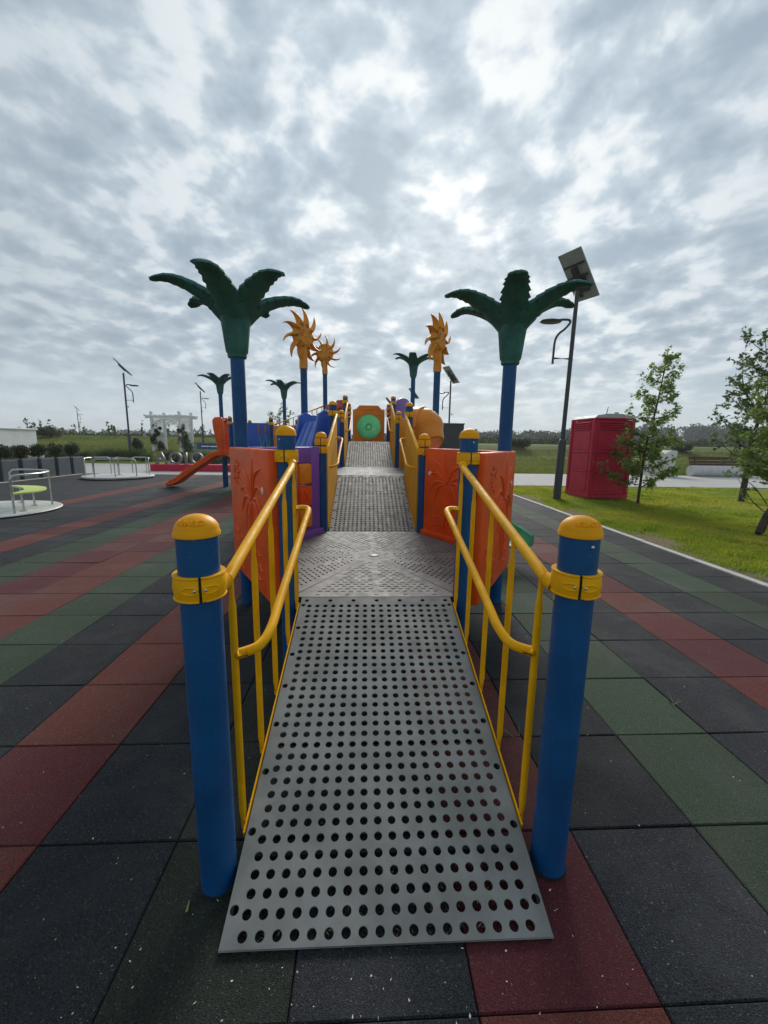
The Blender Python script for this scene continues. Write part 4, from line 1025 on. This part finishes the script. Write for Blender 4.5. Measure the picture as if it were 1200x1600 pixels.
# bench and bin beyond the path
t = thing('bench', 'long bench of white concrete roll with brown wooden back', 'bench', (17.95, 19.9, 0))
b = bm_new(); lathe(b, [(0, 0), (.27, 0), (.28, .02), (.28, 3.28), (.27, 3.3), (0, 3.3)], 20, Matrix.Translation((-1.35, 0, .28)) @ Matrix.Rotation(R_(90), 4, 'Y')); part('concrete_roll', b, STONE, t, True, 40)
for k, z in enumerate((.60, .74, .92)): 
    b = bm_new(); box(b, (.55, .16+.05*k, z), (3.7, .05, .12 if k < 2 else .16), .01); part('slat', b, WOOD, t)
b = bm_new()
for x in (-1., .6, 2.1): box(b, (x, .22, .65), (.06, .05, .7))
part('bracket', b, GREYP, t)
t = thing('litter_bin', 'white concrete litter bin with sloped green liner beside the path', 'bin', (14.95, 19.9, 0))
b = bm_new()
pts = [(-.62, 0), (.50, 0), (.60, 1.28), (.30, 1.30), (-.05, 1.12), (-.42, 1.05)]
A = [b.verts.new((x, -.35, z)) for x, z in pts]; B = [b.verts.new((x, .35, z)) for x, z in pts]
b.faces.new(A); b.faces.new(B[::-1])
for i in range(6): b.faces.new((A[i], B[i], B[(i+1) % 6], A[(i+1) % 6]))
bmesh.ops.recalc_face_normals(b, faces=b.faces); bmesh.ops.bevel(b, geom=list(b.edges), offset=.03, segments=2, profile=.5, affect='EDGES'); part('shell', b, STONE, t, True, 40)
b = bm_new(); box(b, (-.24, 0, 1.12), (.30, .5, .22), .03, 0, None); part('liner', b, LIME, t)

# ================================================================== pergola, letters, fence
zp = float(terrain(-14.6, 30.0))
t = thing('rose_pergola', 'white lattice pergola arch with climbing roses behind the letters', 'pergola', (-13.95, 30.2, zp-.02)); t.rotation_euler = (0, 0, R_(-14))
PW, PD, PH = 1.12, .62, 2.35
for sx in (-1, 1):
    for sy in (-1, 1):
        b = bm_new(); box(b, (sx*PW, sy*PD, (PH+.45)/2), (.15, .15, PH+.45), .01); part('post', b, WHITE, t)
for sy in (-1, 1):
    b = bm_new(); box(b, (0, sy*(PD+.08), PH+.06), (PW*2+.9, .05, .15), .01); part('beam', b, WHITE, t)
    b = bm_new(); tube(b, [(-PW, sy*PD, PH-.55), (-PW*.7, sy*PD, PH-.25), (-PW*.3, sy*PD, PH-.10), (PW*.3, sy*PD, PH-.10), (PW*.7, sy*PD, PH-.25), (PW, sy*PD, PH-.55)], .04, 6); part('arch', b, WHITE, t)
    b = bm_new()
    for k in range(-7, 8):
        x = k*.15; top = PH-.02; lo = PH-.35-.9*(abs(x)/PW)**2*.5
        tube(b, [(x-.12, sy*PD, lo), (x+.12, sy*PD, top)], .022, 4); tube(b, [(x+.12, sy*PD, lo), (x-.12, sy*PD, top)], .022, 4)
    part('spandrel_lattice', b, WHITE, t)
for k in range(8): b = bm_new(); box(b, (-PW-.3+k*(2*PW+.6)/7, 0, PH+.17), (.05, PD*2+.7, .09), .008); part('rafter', b, WHITE, t)
for sx in (-1, 1):
    b = bm_new()
    for k in range(-14, 15):
        y0 = k*.13
        for sg in (-1, 1):
            # diagonal strips clipped to the side panel
            pts_ = []
            for q in range(41):
                z = .15+q*(PH-.2)/40; y = y0+sg*(z-.15)*.7
                if abs(y) <= PD-.03: pts_.append((sx*PW+sg*.008, y, z))
            if len(pts_) > 2: tube(b, [pts_[0], pts_[-1]], .021, 4)
    part('side_lattice', b, WHITE, t)
    rs = np.random.RandomState(5+sx)
    r = thing('climbing_rose', 'pale pink rose bush climbing the %s side of the white pergola' % ('left' if sx < 0 else 'right'), 'rose bush', (-13.95, 30.2, zp)); r.rotation_euler = (0, 0, R_(-14))
    V = np.concatenate([leaf_cloud((sx*(PW-.05+(.22 if sx > 0 else -.02)*(1-q/9)), rs.uniform(-.5, .3)-.2, .12+q*.19), (.42 if sx > 0 else .30)*(1-q/13.), 330, .085, rs, .3) for q in range(10)])
    link('foliage', quads_mesh(V, 'foliage'), SHRUB, r)
    V = np.concatenate([leaf_cloud((sx*PW+rs.uniform(-.3, .3), -.55+rs.uniform(-.2, .1), rs.uniform(.2, 1.9)), .06, 14, .075, rs) for q in range(26)])
    link('blossoms', quads_mesh(V, 'blossoms'), ROSE, r)
    b = bm_new(); tube(b, [(sx*PW, -.2, 0), (sx*(PW+.05), -.25, .8), (sx*PW, -.2, 1.7)], [.03, .02, .008], 6); part('stem', b, BARK, r)
t = thing('letter_plinth', 'long low crimson plinth carrying big grey letters', 'plinth', (-6.9, 19.4, .01))
b = bm_new(); box(b, (0, 0, .16), (6.1, .62, .31), .01); part('plinth_body', b, SIGNR, t)
xs = (-2.62, -1.98, -1.50, -1.0)
for ch, x in zip('AOIO', xs):
    tmz = text_mesh(ch, .80, .045, 'letter', .004); tmz.transform(Matrix.Rotation(R_(90), 4, 'X'))
    o = link('letter', tmz, LETT, t, (x, -.05, .315-min(v.co.z for v in tmz.vertices))); o['label'] = 'big grey letter '+ch
    if ch in 'AI':
        b = bm_new()
        for q in ((-.22, .22) if ch == 'A' else (0,)): box(b, (x+q, -.05, .335), (.20, .10, .04), .005)
        part('serif', b, LETT, t)
b = bm_new(); hp = []
for k in range(28):
    a = 2*math.pi*k/28; hp.append((.032*16*math.sin(a)**3*.9, .032*(13*math.cos(a)-5*math.cos(2*a)-2*math.cos(3*a)-math.cos(4*a))*.9+.85))
A = [b.verts.new((2.05+x, -.07, z)) for x, z in hp]; B = [b.verts.new((2.05+x, .03, z)) for x, z in hp]
b.faces.new(A); b.faces.new(B[::-1])
for i in range(28): b.faces.new((A[i], B[i], B[(i+1) % 28], A[(i+1) % 28]))
bmesh.ops.recalc_face_normals(b, faces=b.faces); o = part('heart', b, SIGNR, t); o['label'] = 'red heart on the plinth'
t = thing('metal_fence', 'blue-grey barred fence with a blue banner behind the letters', 'fence', (-8.2, 23.4, 0))
b = bm_new(); box(b, (0.9, 0, 1.28), (5.0, .05, .05)); box(b, (0.9, 0, .2), (5.0, .05, .05)); part('rail', b, FENCEB, t)
for k in range(34): b = bm_new(); box(b, (-1.6+k*.15, 0, .72), (.022, .022, 1.1)); part('bar', b, FENCEB, t)
b = bm_new(); box(b, (.4, -.04, 1.10), (3.4, .012, .30)); part('banner', b, BANNER, t)
b = bm_new()
for x0, x1 in ((-1.05, -.62), (-.58, -.18), (-.10, .12), (.5, .72), (1.2, 1.5)): box(b, ((x0+x1)/2, -.049, 1.11), (x1-x0, .004, .055))
part('banner_stripe', b, WHITE, t)

# ================================================================== trees
def maple_leaves(cent, size, rs):
    """five-lobed leaves, polygons of 11 points"""
    n = len(cent)
    ang = np.radians([0, 22, 42, 62, 100, 128, 232, 260, 298, 318, 338]); rad = np.array([1., .48, .86, .42, .66, .22, .22, .66, .42, .86, .48])
    px_ = rad*np.cos(ang); py_ = rad*np.sin(ang)
    a = rs.normal(size=(n, 3)); a[:, 2] = a[:, 2]*.7-.35; a /= np.linalg.norm(a, axis=1, keepdims=True)
    b = rs.normal(size=(n, 3)); b[:, 2] *= .5; b -= a*(a*b).sum(1, keepdims=True); b /= np.linalg.norm(b, axis=1, keepdims=True)
    nn = np.cross(a, b); s = (size*(.55+.6*rs.random((n, 1, 1))))*.5
    return cent[:, None, :]+s*(a[:, None, :]*px_[None, :, None]+b[:, None, :]*py_[None, :, None]+nn[:, None, :]*(.18*np.abs(py_))[None, :, None])
def tree(name, label, loc, trunks, limbs, nleaf, lsize, seed, m, group=None, spread=.13):
    """trunks/limbs: lists of (points, r0, r1) in local coordinates; limbs carry leaves as (points, r0, r1, leaf share, fuzz)"""
    rs = np.random.RandomState(seed); t = thing(name, label, 'tree', loc, 0, group)
    b = bm_new(); leaves = []
    for pts, r0, r1 in trunks:
        q = catmull(pts, 6); tube(b, q, [r0+(r1-r0)*i/(len(q)-1) for i in range(len(q))], 9)
    tot = sum(l[3] for l in limbs)
    for pts, r0, r1, sh, fz in limbs:
        q = catmull(pts, 5); tube(b, q, [r0+(r1-r0)*i/(len(q)-1) for i in range(len(q))], 6)
        n = int(nleaf*sh/tot)
        ntw = max(3, n//9)
        for k in range(ntw):
            f = .22+.80*rs.random(); i = min(int(f*(len(q)-1)), len(q)-2); p0 = q[i].lerp(q[i+1], f*(len(q)-1)-i) if f < 1 else q[-1]
            d = Vector(rs.normal(size=3)*np.array([1, 1, .8])).normalized(); ln = fz*(.4+.9*rs.random())
            p1 = p0+d*ln*.55+Vector((0, 0, .05*ln)); p2 = p0+d*ln
            tube(b, [p0, p1, p2], [.0055, .004, .002], 4, False)
            for _ in range(9):
                u_ = .35+.7*rs.random(); leaves.append(np.array(p0.lerp(p2, u_))+rs.normal(size=3)*fz*.20)
    part('trunk', b, BARK, t, True, 60)
    V = maple_leaves(np.array(leaves), lsize, rs)
    link('crown', quads_mesh(V, 'crown', 11), m, t); return t
def auto_limbs(trunk, zs, seed, rmax, up=.5, share=1., fz=.22):
    rs = np.random.RandomState(seed); q = catmull(trunk, 12); out = []
    for z, r, az in zs:
        p = min(q, key=lambda v: abs(v.z-z)); a = az; L_ = r
        e = p+Vector((math.cos(a)*L_, math.sin(a)*L_, L_*up)); mdl = p+Vector((math.cos(a+.2)*L_*.5, math.sin(a+.2)*L_*.5, L_*up*.32))
        out.append(([p, mdl, e], .016 if L_ > .5 else .011, .004, L_*share+.12, fz))
    return out
g7 = 2.39996
tr1 = [(0, 0, 0), (.01, .0, .6), (.04, .02, 1.4), (.16, .0, 2.3), (.26, .03, 3.1), (.33, .05, 3.80)]
zs = [(.40+.10*i, max(.16, 1.02-.012*i-.03*i), i*g7+.2) for i in range(11)]+[(1.3+.125*i, .72-.022*i, i*g7+.9) for i in range(19)]
lm = auto_limbs(tr1, zs, 1, 1., .42, fz=.19)+[([(.28, .03, 3.2), (.31, .04, 3.6), (.34, .05, 3.85)], .012, .004, .35, .15)]
tree('maple_tree', 'slender young maple in front of the red toilet', (7.10, 10.06, 0), [(tr1, .038, .008)], lm, 4400, .138, 11, LEAF, 'young trees on the lawn')
tr2 = [(0, 0, 0), (.02, 0, .9), (.08, .05, 1.8), (.22, 0, 2.7), (.42, .05, 4.1)]
zs = [(1.15+.13*i, 1.10-.018*i if i % 3 else .85, i*g7+2.7) for i in range(22)]
lm = auto_limbs(tr2, zs, 2, 1., .75, fz=.24)+[([(.2, 0, 2.6), (-.35, .1, 3.1), (-.62, .0, 3.75)], .02, .004, 1., .22), ([(.2, 0, 2.2), (-.4, -.2, 2.7), (-.75, -.2, 3.1)], .02, .004, 1., .22), ([(.3, 0, 3.4), (.1, .1, 4.0), (.0, .1, 4.5)], .014, .004, .8, .2)]
tree('maple_tree', 'taller straight-trunked young tree in front of the bench', (10.57, 10.73, 0), [(tr2, .085, .012)], lm, 3500, .165, 12, LEAFD, 'young trees on the lawn')
tr3 = [[(0, 0, 0), (.10, 0, .35), (.30, .02, .75), (.38, .05, 1.5), (.50, .08, 2.7)], [(.10, .05, 0), (.16, .02, .30), (.30, .04, .70)], [(.22, -.08, 0), (.34, -.1, .4), (.60, -.06, 1.0), (.85, .0, 2.3)]]
zs = [(.85+.09*i, .62, i*g7+1.6) for i in range(18)]
lm = auto_limbs(tr3[0], zs, 3, 1., .5, fz=.17)+auto_limbs(tr3[2], [(.9+.12*i, .6, i*g7) for i in range(12)], 4, 1., .5, fz=.17)
lm += [([(.05, 0, .40), (-.28, -.05, .62), (-.62, -.1, .98)], .011, .003, .02, .12), ([(.1, 0, .5), (-.15, .1, .85), (-.5, .15, 1.05)], .010, .003, .05, .12), ([(.3, .0, .8), (.0, -.05, 1.05), (-.28, -.1, 1.12)], .011, .003, .35, .14), ([(.3, .0, 1.0), (.05, 0, 1.35), (-.2, 0, 1.65)], .012, .003, .8, .17), ([(.35, .0, 1.2), (.1, 0, 1.7), (-.05, 0, 2.05)], .012, .003, .8, .17)]
for k in range(12):
    a = k*g7; zz3 = .95+.115*k; lm.append(([(.33, .03, zz3-.15), (.15, .05*math.sin(a), zz3), (-.22+.14*math.sin(a*1.7), .25*math.sin(a), zz3+.12)], .011, .003, .9, .17))
tree('maple_tree', 'crooked multi-stemmed young tree at the right picture edge', (6.80, 6.50, 0), [(tr3[0], .055, .012), (tr3[1], .045, .03), (tr3[2], .05, .012)], lm, 5600, .115, 13, LEAF, 'young trees on the lawn')
# young tree behind the left branch
trf = [(0, 0, 0), (.0, 0, 1.), (.05, 0, 2.0), (.05, 0, 2.9)]
tree('young_tree', 'small tree top showing above the blue pond panel', (-4.55, 21.6, 0), [(trf, .05, .01)], auto_limbs(trf, [(1.6+.12*i, .65, i*g7) for i in range(12)], 8, 1., .5, fz=.2), 700, .14, 14, LEAFD)

# ================================================================== grasses (uncountable)
rsg = np.random.RandomState(42)
def blades(x, y, z, h, w, lean, rs):
    n = len(x); a = rs.random(n)*6.283; c = np.stack([x, y, z], -1)
    dx = np.stack([np.cos(a), np.sin(a), np.zeros(n)], -1)*(w*(.6+.8*rs.random(n)))[:, None]
    l = rs.random(n)*6.283; hh = h*(.5+rs.random(n)); tip = c+np.stack([np.cos(l)*lean*hh, np.sin(l)*lean*hh, hh], -1)
    return np.stack([c-dx, c+dx, tip], 1)
n = 260000
u_ = rsg.random(n); X = 4.40+9.5*u_**1.25; Y = 2.4+11.9*rsg.random(n)
patch = np.sin(X*3.1+np.sin(Y*2.3)*1.2)+np.sin(Y*2.7+1.3*np.sin(X*1.9))+.6*np.sin(7.3*Y+X*5.)
edge = (X-4.42)/.55+patch*.30+rsg.normal(size=n)*.22
ok = edge > .75
ang = np.hypot(X, Y); ok &= rsg.random(n) < np.clip(7.5/ang, .25, 1.)**1.5
X, Y = X[ok], Y[ok]
clump = np.clip(np.sin(X*4.1+2*np.sin(Y*2.3))*np.sin(Y*3.7+1.7*np.sin(X*2.9))-.45, 0, 1)
hgt = .026+.016*np.clip(np.sin(X*1.7+2*np.sin(Y*.9))+np.sin(Y*1.3+X*.6), -1, 2)*.5+.075*clump
V = blades(X, Y, np.full(len(X), -.014), hgt, .0045+.0008*np.hypot(X, Y), .6, rsg)
o = link('lawn_grass', quads_mesh(V, 'lawn', 3), GRASSB); o['kind'] = 'stuff'; o['label'] = 'short mown lawn grass right of the kerb'; o['category'] = 'grass'
n = 90000
X = rsg.uniform(4, 42, n); Y = 20.2+22*rsg.random(n)**1.3; Z = terrain(X, Y)
V1 = blades(X, Y, Z, np.full(n, .07), .03*np.ones(n), .7, rsg)
X = rsg.uniform(-45, 4, 60000); Y = 25.8+24*rsg.random(60000); Z = terrain(X, Y); V2 = blades(X, Y, Z, np.full(60000, .11), .03*np.ones(60000), .6, rsg)
o = link('bank_grass', quads_mesh(np.concatenate([V1, V2]), 'bank', 3), BANKB); o['kind'] = 'stuff'; o['label'] = 'rough meadow grass on the flood bank beyond the paths'; o['category'] = 'grass'
# ornamental grasses along the plaza
cs = [(rsg.uniform(-23, -6), rsg.uniform(25.9, 27.6)) for _ in range(46)]
VV = []
for (cx_, cy_) in cs:
    k = 420; r = np.abs(rsg.normal(size=k))*.16; a = rsg.random(k)*6.283
    x, y = cx_+r*np.cos(a), cy_+r*np.sin(a); z = terrain(x, y); hh = .55*(.6+.5*rsg.random())
    VV.append(blades(x, y, z, np.full(k, hh), np.full(k, .012), .55, rsg))
o = link('ornamental_grass', quads_mesh(np.concatenate(VV), 'reed', 3), REED); o['kind'] = 'stuff'; o['label'] = 'tufts of tall grey-green grasses along the plaza edge'; o['category'] = 'grass'

# shrubs dotted on the bank
def bank_shrub(x, y, r, sq, label, m=SHRUB, seed=0, size=.12):
    rs = np.random.RandomState(seed); z = float(terrain(x, y)); t = thing('shrub', label, 'shrub', (x, y, z), 0, 'shrubs on the bank')
    V = np.concatenate([leaf_cloud((rs.uniform(-.5, .5)*r, rs.uniform(-.5, .5)*r, r*sq*(.5+.5*rs.random())), r*.6, 260, size, rs, .3, sq) for _ in range(6)])
    link('foliage', quads_mesh(V, 'foliage'), m, t)
    b = bm_new(); tube(b, [(0, 0, 0), (.03, 0, r*sq*.8)], [.03, .01], 6); part('stem', b, BARK, t)
bank_shrub(-35.5, 47.5, 1.5, .55, 'wide dark shrub on the bank left of the lamp', seed=1, size=.2)
bank_shrub(-41.5, 47.0, .7, 1.4, 'upright shrub on the bank right of the cabin', seed=2, size=.15)
bank_shrub(-16.6, 30.4, .42, 1.5, 'slim reddish shrub just left of the pergola', SHRUBR, 3)
bank_shrub(16.2, 42.5, 1.2, .55, 'low dark shrub on the bank left of the tall lamp', seed=4, size=.18)
bank_shrub(34.0, 42.0, 1.05, .55, 'rounded dark shrub on the bank above the bench', seed=5, size=.18)
bank_shrub(30.4, 43.6, .42, 1.4, 'small upright sapling on the bank above the bin', seed=6, size=.12)
bank_shrub(-9.6, 21.6, .62, .7, 'round grey-green shrub behind the letters, left', seed=7, size=.08)
bank_shrub(-8.2, 21.9, .60, .75, 'round grey-green shrub behind the letters, right', seed=8, size=.08)

# far woods and bushes that read as one mass
def wood(name, label, crowns, m, per, size, seed):
    rs = np.random.RandomState(seed); VV = [leaf_cloud((x, y, z), r, per, size, rs, .55, sq) for x, y, z, r, sq in crowns]
    o = link(name, quads_mesh(np.concatenate(VV), name), m); o['kind'] = 'stuff'; o['label'] = label; o['category'] = 'woods'
rw = random.Random(5)
cr = []
for k in range(170):
    x = rw.uniform(15, 330); y = rw.uniform(205, 250); top = np.interp(x/y, [.05, .4, .6, .8, 1.1], [6.0, 8.0, 10., 13., 12.])*rw.uniform(.82, 1.08); r = rw.uniform(3.5, 6.)
    cr.append((x, y, 1+top-r*.9, r, .9)); cr.append((x+rw.uniform(-3, 3), y-3, 1+(top-r)*.45, r*1.05, .9))
wood('distant_woods', 'dark line of distant broadleaf woods on the right horizon', cr, FARL, 260, 1.25, 31)
cr = []
for k in range(330):
    x = rw.uniform(-170, 150); y = rw.uniform(72, 95); w_ = 1 if x > -6 else 0
    h = rw.uniform(1.5, 2.4) if w_ else rw.uniform(.9, 1.8)*(1.5 if rw.random() < .12 else 1)
    cr.append((x, y, 1+h*.45, rw.uniform(1.3, 2.4), h/4.0))
wood('bank_bushes', 'band of low bushes beyond the grass bank', cr, HEDGE, 170, .55, 32)
cr = []
for k in range(160):
    x = rw.uniform(-420, 60); y = rw.uniform(330, 420); top = rw.uniform(4.5, 8.5); r = rw.uniform(4, 8); cr.append((x, y, 1+top-r*.7, r, .7))
wood('distant_woods', 'thin line of far trees on the left horizon', cr, FARL, 120, 2.0, 33)
VV = []
for k in range(60):
    x = rw.uniform(-110, -22); y = rw.uniform(66, 80); z = 1.3; hh = rw.uniform(1.6, 3.4); q = 40
    zz2 = rsg.random(q)*hh; VV.append(leaf_quads(np.stack([x+rsg.normal(size=q)*.22*(1-zz2/hh), y+rsg.normal(size=q)*.2, z+zz2], -1), .35, rsg))
o = link('saplings', quads_mesh(np.concatenate(VV), 'saplings'), HEDGE); o['kind'] = 'stuff'; o['label'] = 'thin row of saplings along the far bank on the left'; o['category'] = 'saplings'

# ================================================================== loose bits on the floor
VV = []
n = 620
d = .7+9*rsg.random(n)**1.6; a = rsg.uniform(-.85, .85, n); X = d*np.sin(a)*1.3; Y = d*np.cos(a)+.1
q = leaf_quads(np.stack([X, Y, np.full(n, .0035)], -1), .0085, rsg, asp=.55); q[:, :, 2] = .0025+rsg.random((n, 4))*.003
o = link('petal_litter', quads_mesh(q, 'petals'), SOILM); o['kind'] = 'stuff'; o['label'] = 'tiny pale petals and chips scattered over the rubber tiles'; o['category'] = 'litter'
def tuft(name, x, y, label, n, h, seed):
    rs = np.random.RandomState(seed); V = blades(x+rs.normal(size=n)*.012, y+rs.normal(size=n)*.012, np.full(n, -.004), np.full(n, h), np.full(n, .0028), 1.3, rs)
    tag(link(name, quads_mesh(V, 'tuft', 3), GBLADE), label, 'grass tuft', 'weeds in the tile joints')
tuft('grass_tuft', 1.31, 2.28, 'small weed growing in a tile joint right of the front post', 8, .05, 1)
tuft('grass_tuft', .78, 1.80, 'weed blades beside the right front post', 7, .07, 2)
tuft('grass_tuft', 1.80, 2.05, 'tiny weed at the corner of a green tile', 6, .035, 3)
tuft('grass_tuft', 2.30, 3.78, 'tiny weed on the joint of a red tile', 6, .04, 4)
V = np.array([[(-.56, 1.06, .004), (-.552, 1.063, .004), (-.556, 1.085, .012), (-.562, 1.095, .006)]]); tag(link('fallen_leaf', quads_mesh(V, 'leaf'), GBLADE), 'single small green leaf on the dark tile near the left post', 'leaf')
V = leaf_quads(np.concatenate([np.stack([.08+rsg.uniform(-.46, .46, 420), .96+rsg.random(420)*.22, np.full(420, .004)+rsg.random(420)*.006], -1)]), .02, rsg, asp=.25)
o = link('dry_litter', quads_mesh(V, 'litter'), mat('dry_straw', (.24, .19, .09), .8, var=.3, vscale=40)); o['kind'] = 'stuff'; o['label'] = 'dry straw caught under the foot of the ramp'; o['category'] = 'litter'

# ================================================================== air
hb = bm_new(); box(hb, (0, 560, 14), (2600, 1500, 44)); hm = bpy.data.materials.new('haze_air'); hm.use_nodes = True; ht = hm.node_tree; ht.nodes.clear()
pv = N(ht, 'ShaderNodeVolumePrincipled', ins={'Density': .0007, 'Anisotropy': .2}); pv.inputs['Color'].default_value = (.86, .90, .94, 1)
mo = N(ht, 'ShaderNodeOutputMaterial'); ht.links.new(pv.outputs[0], mo.inputs['Volume'])
o = part('haze', hb, hm, None); o['kind'] = 'stuff'
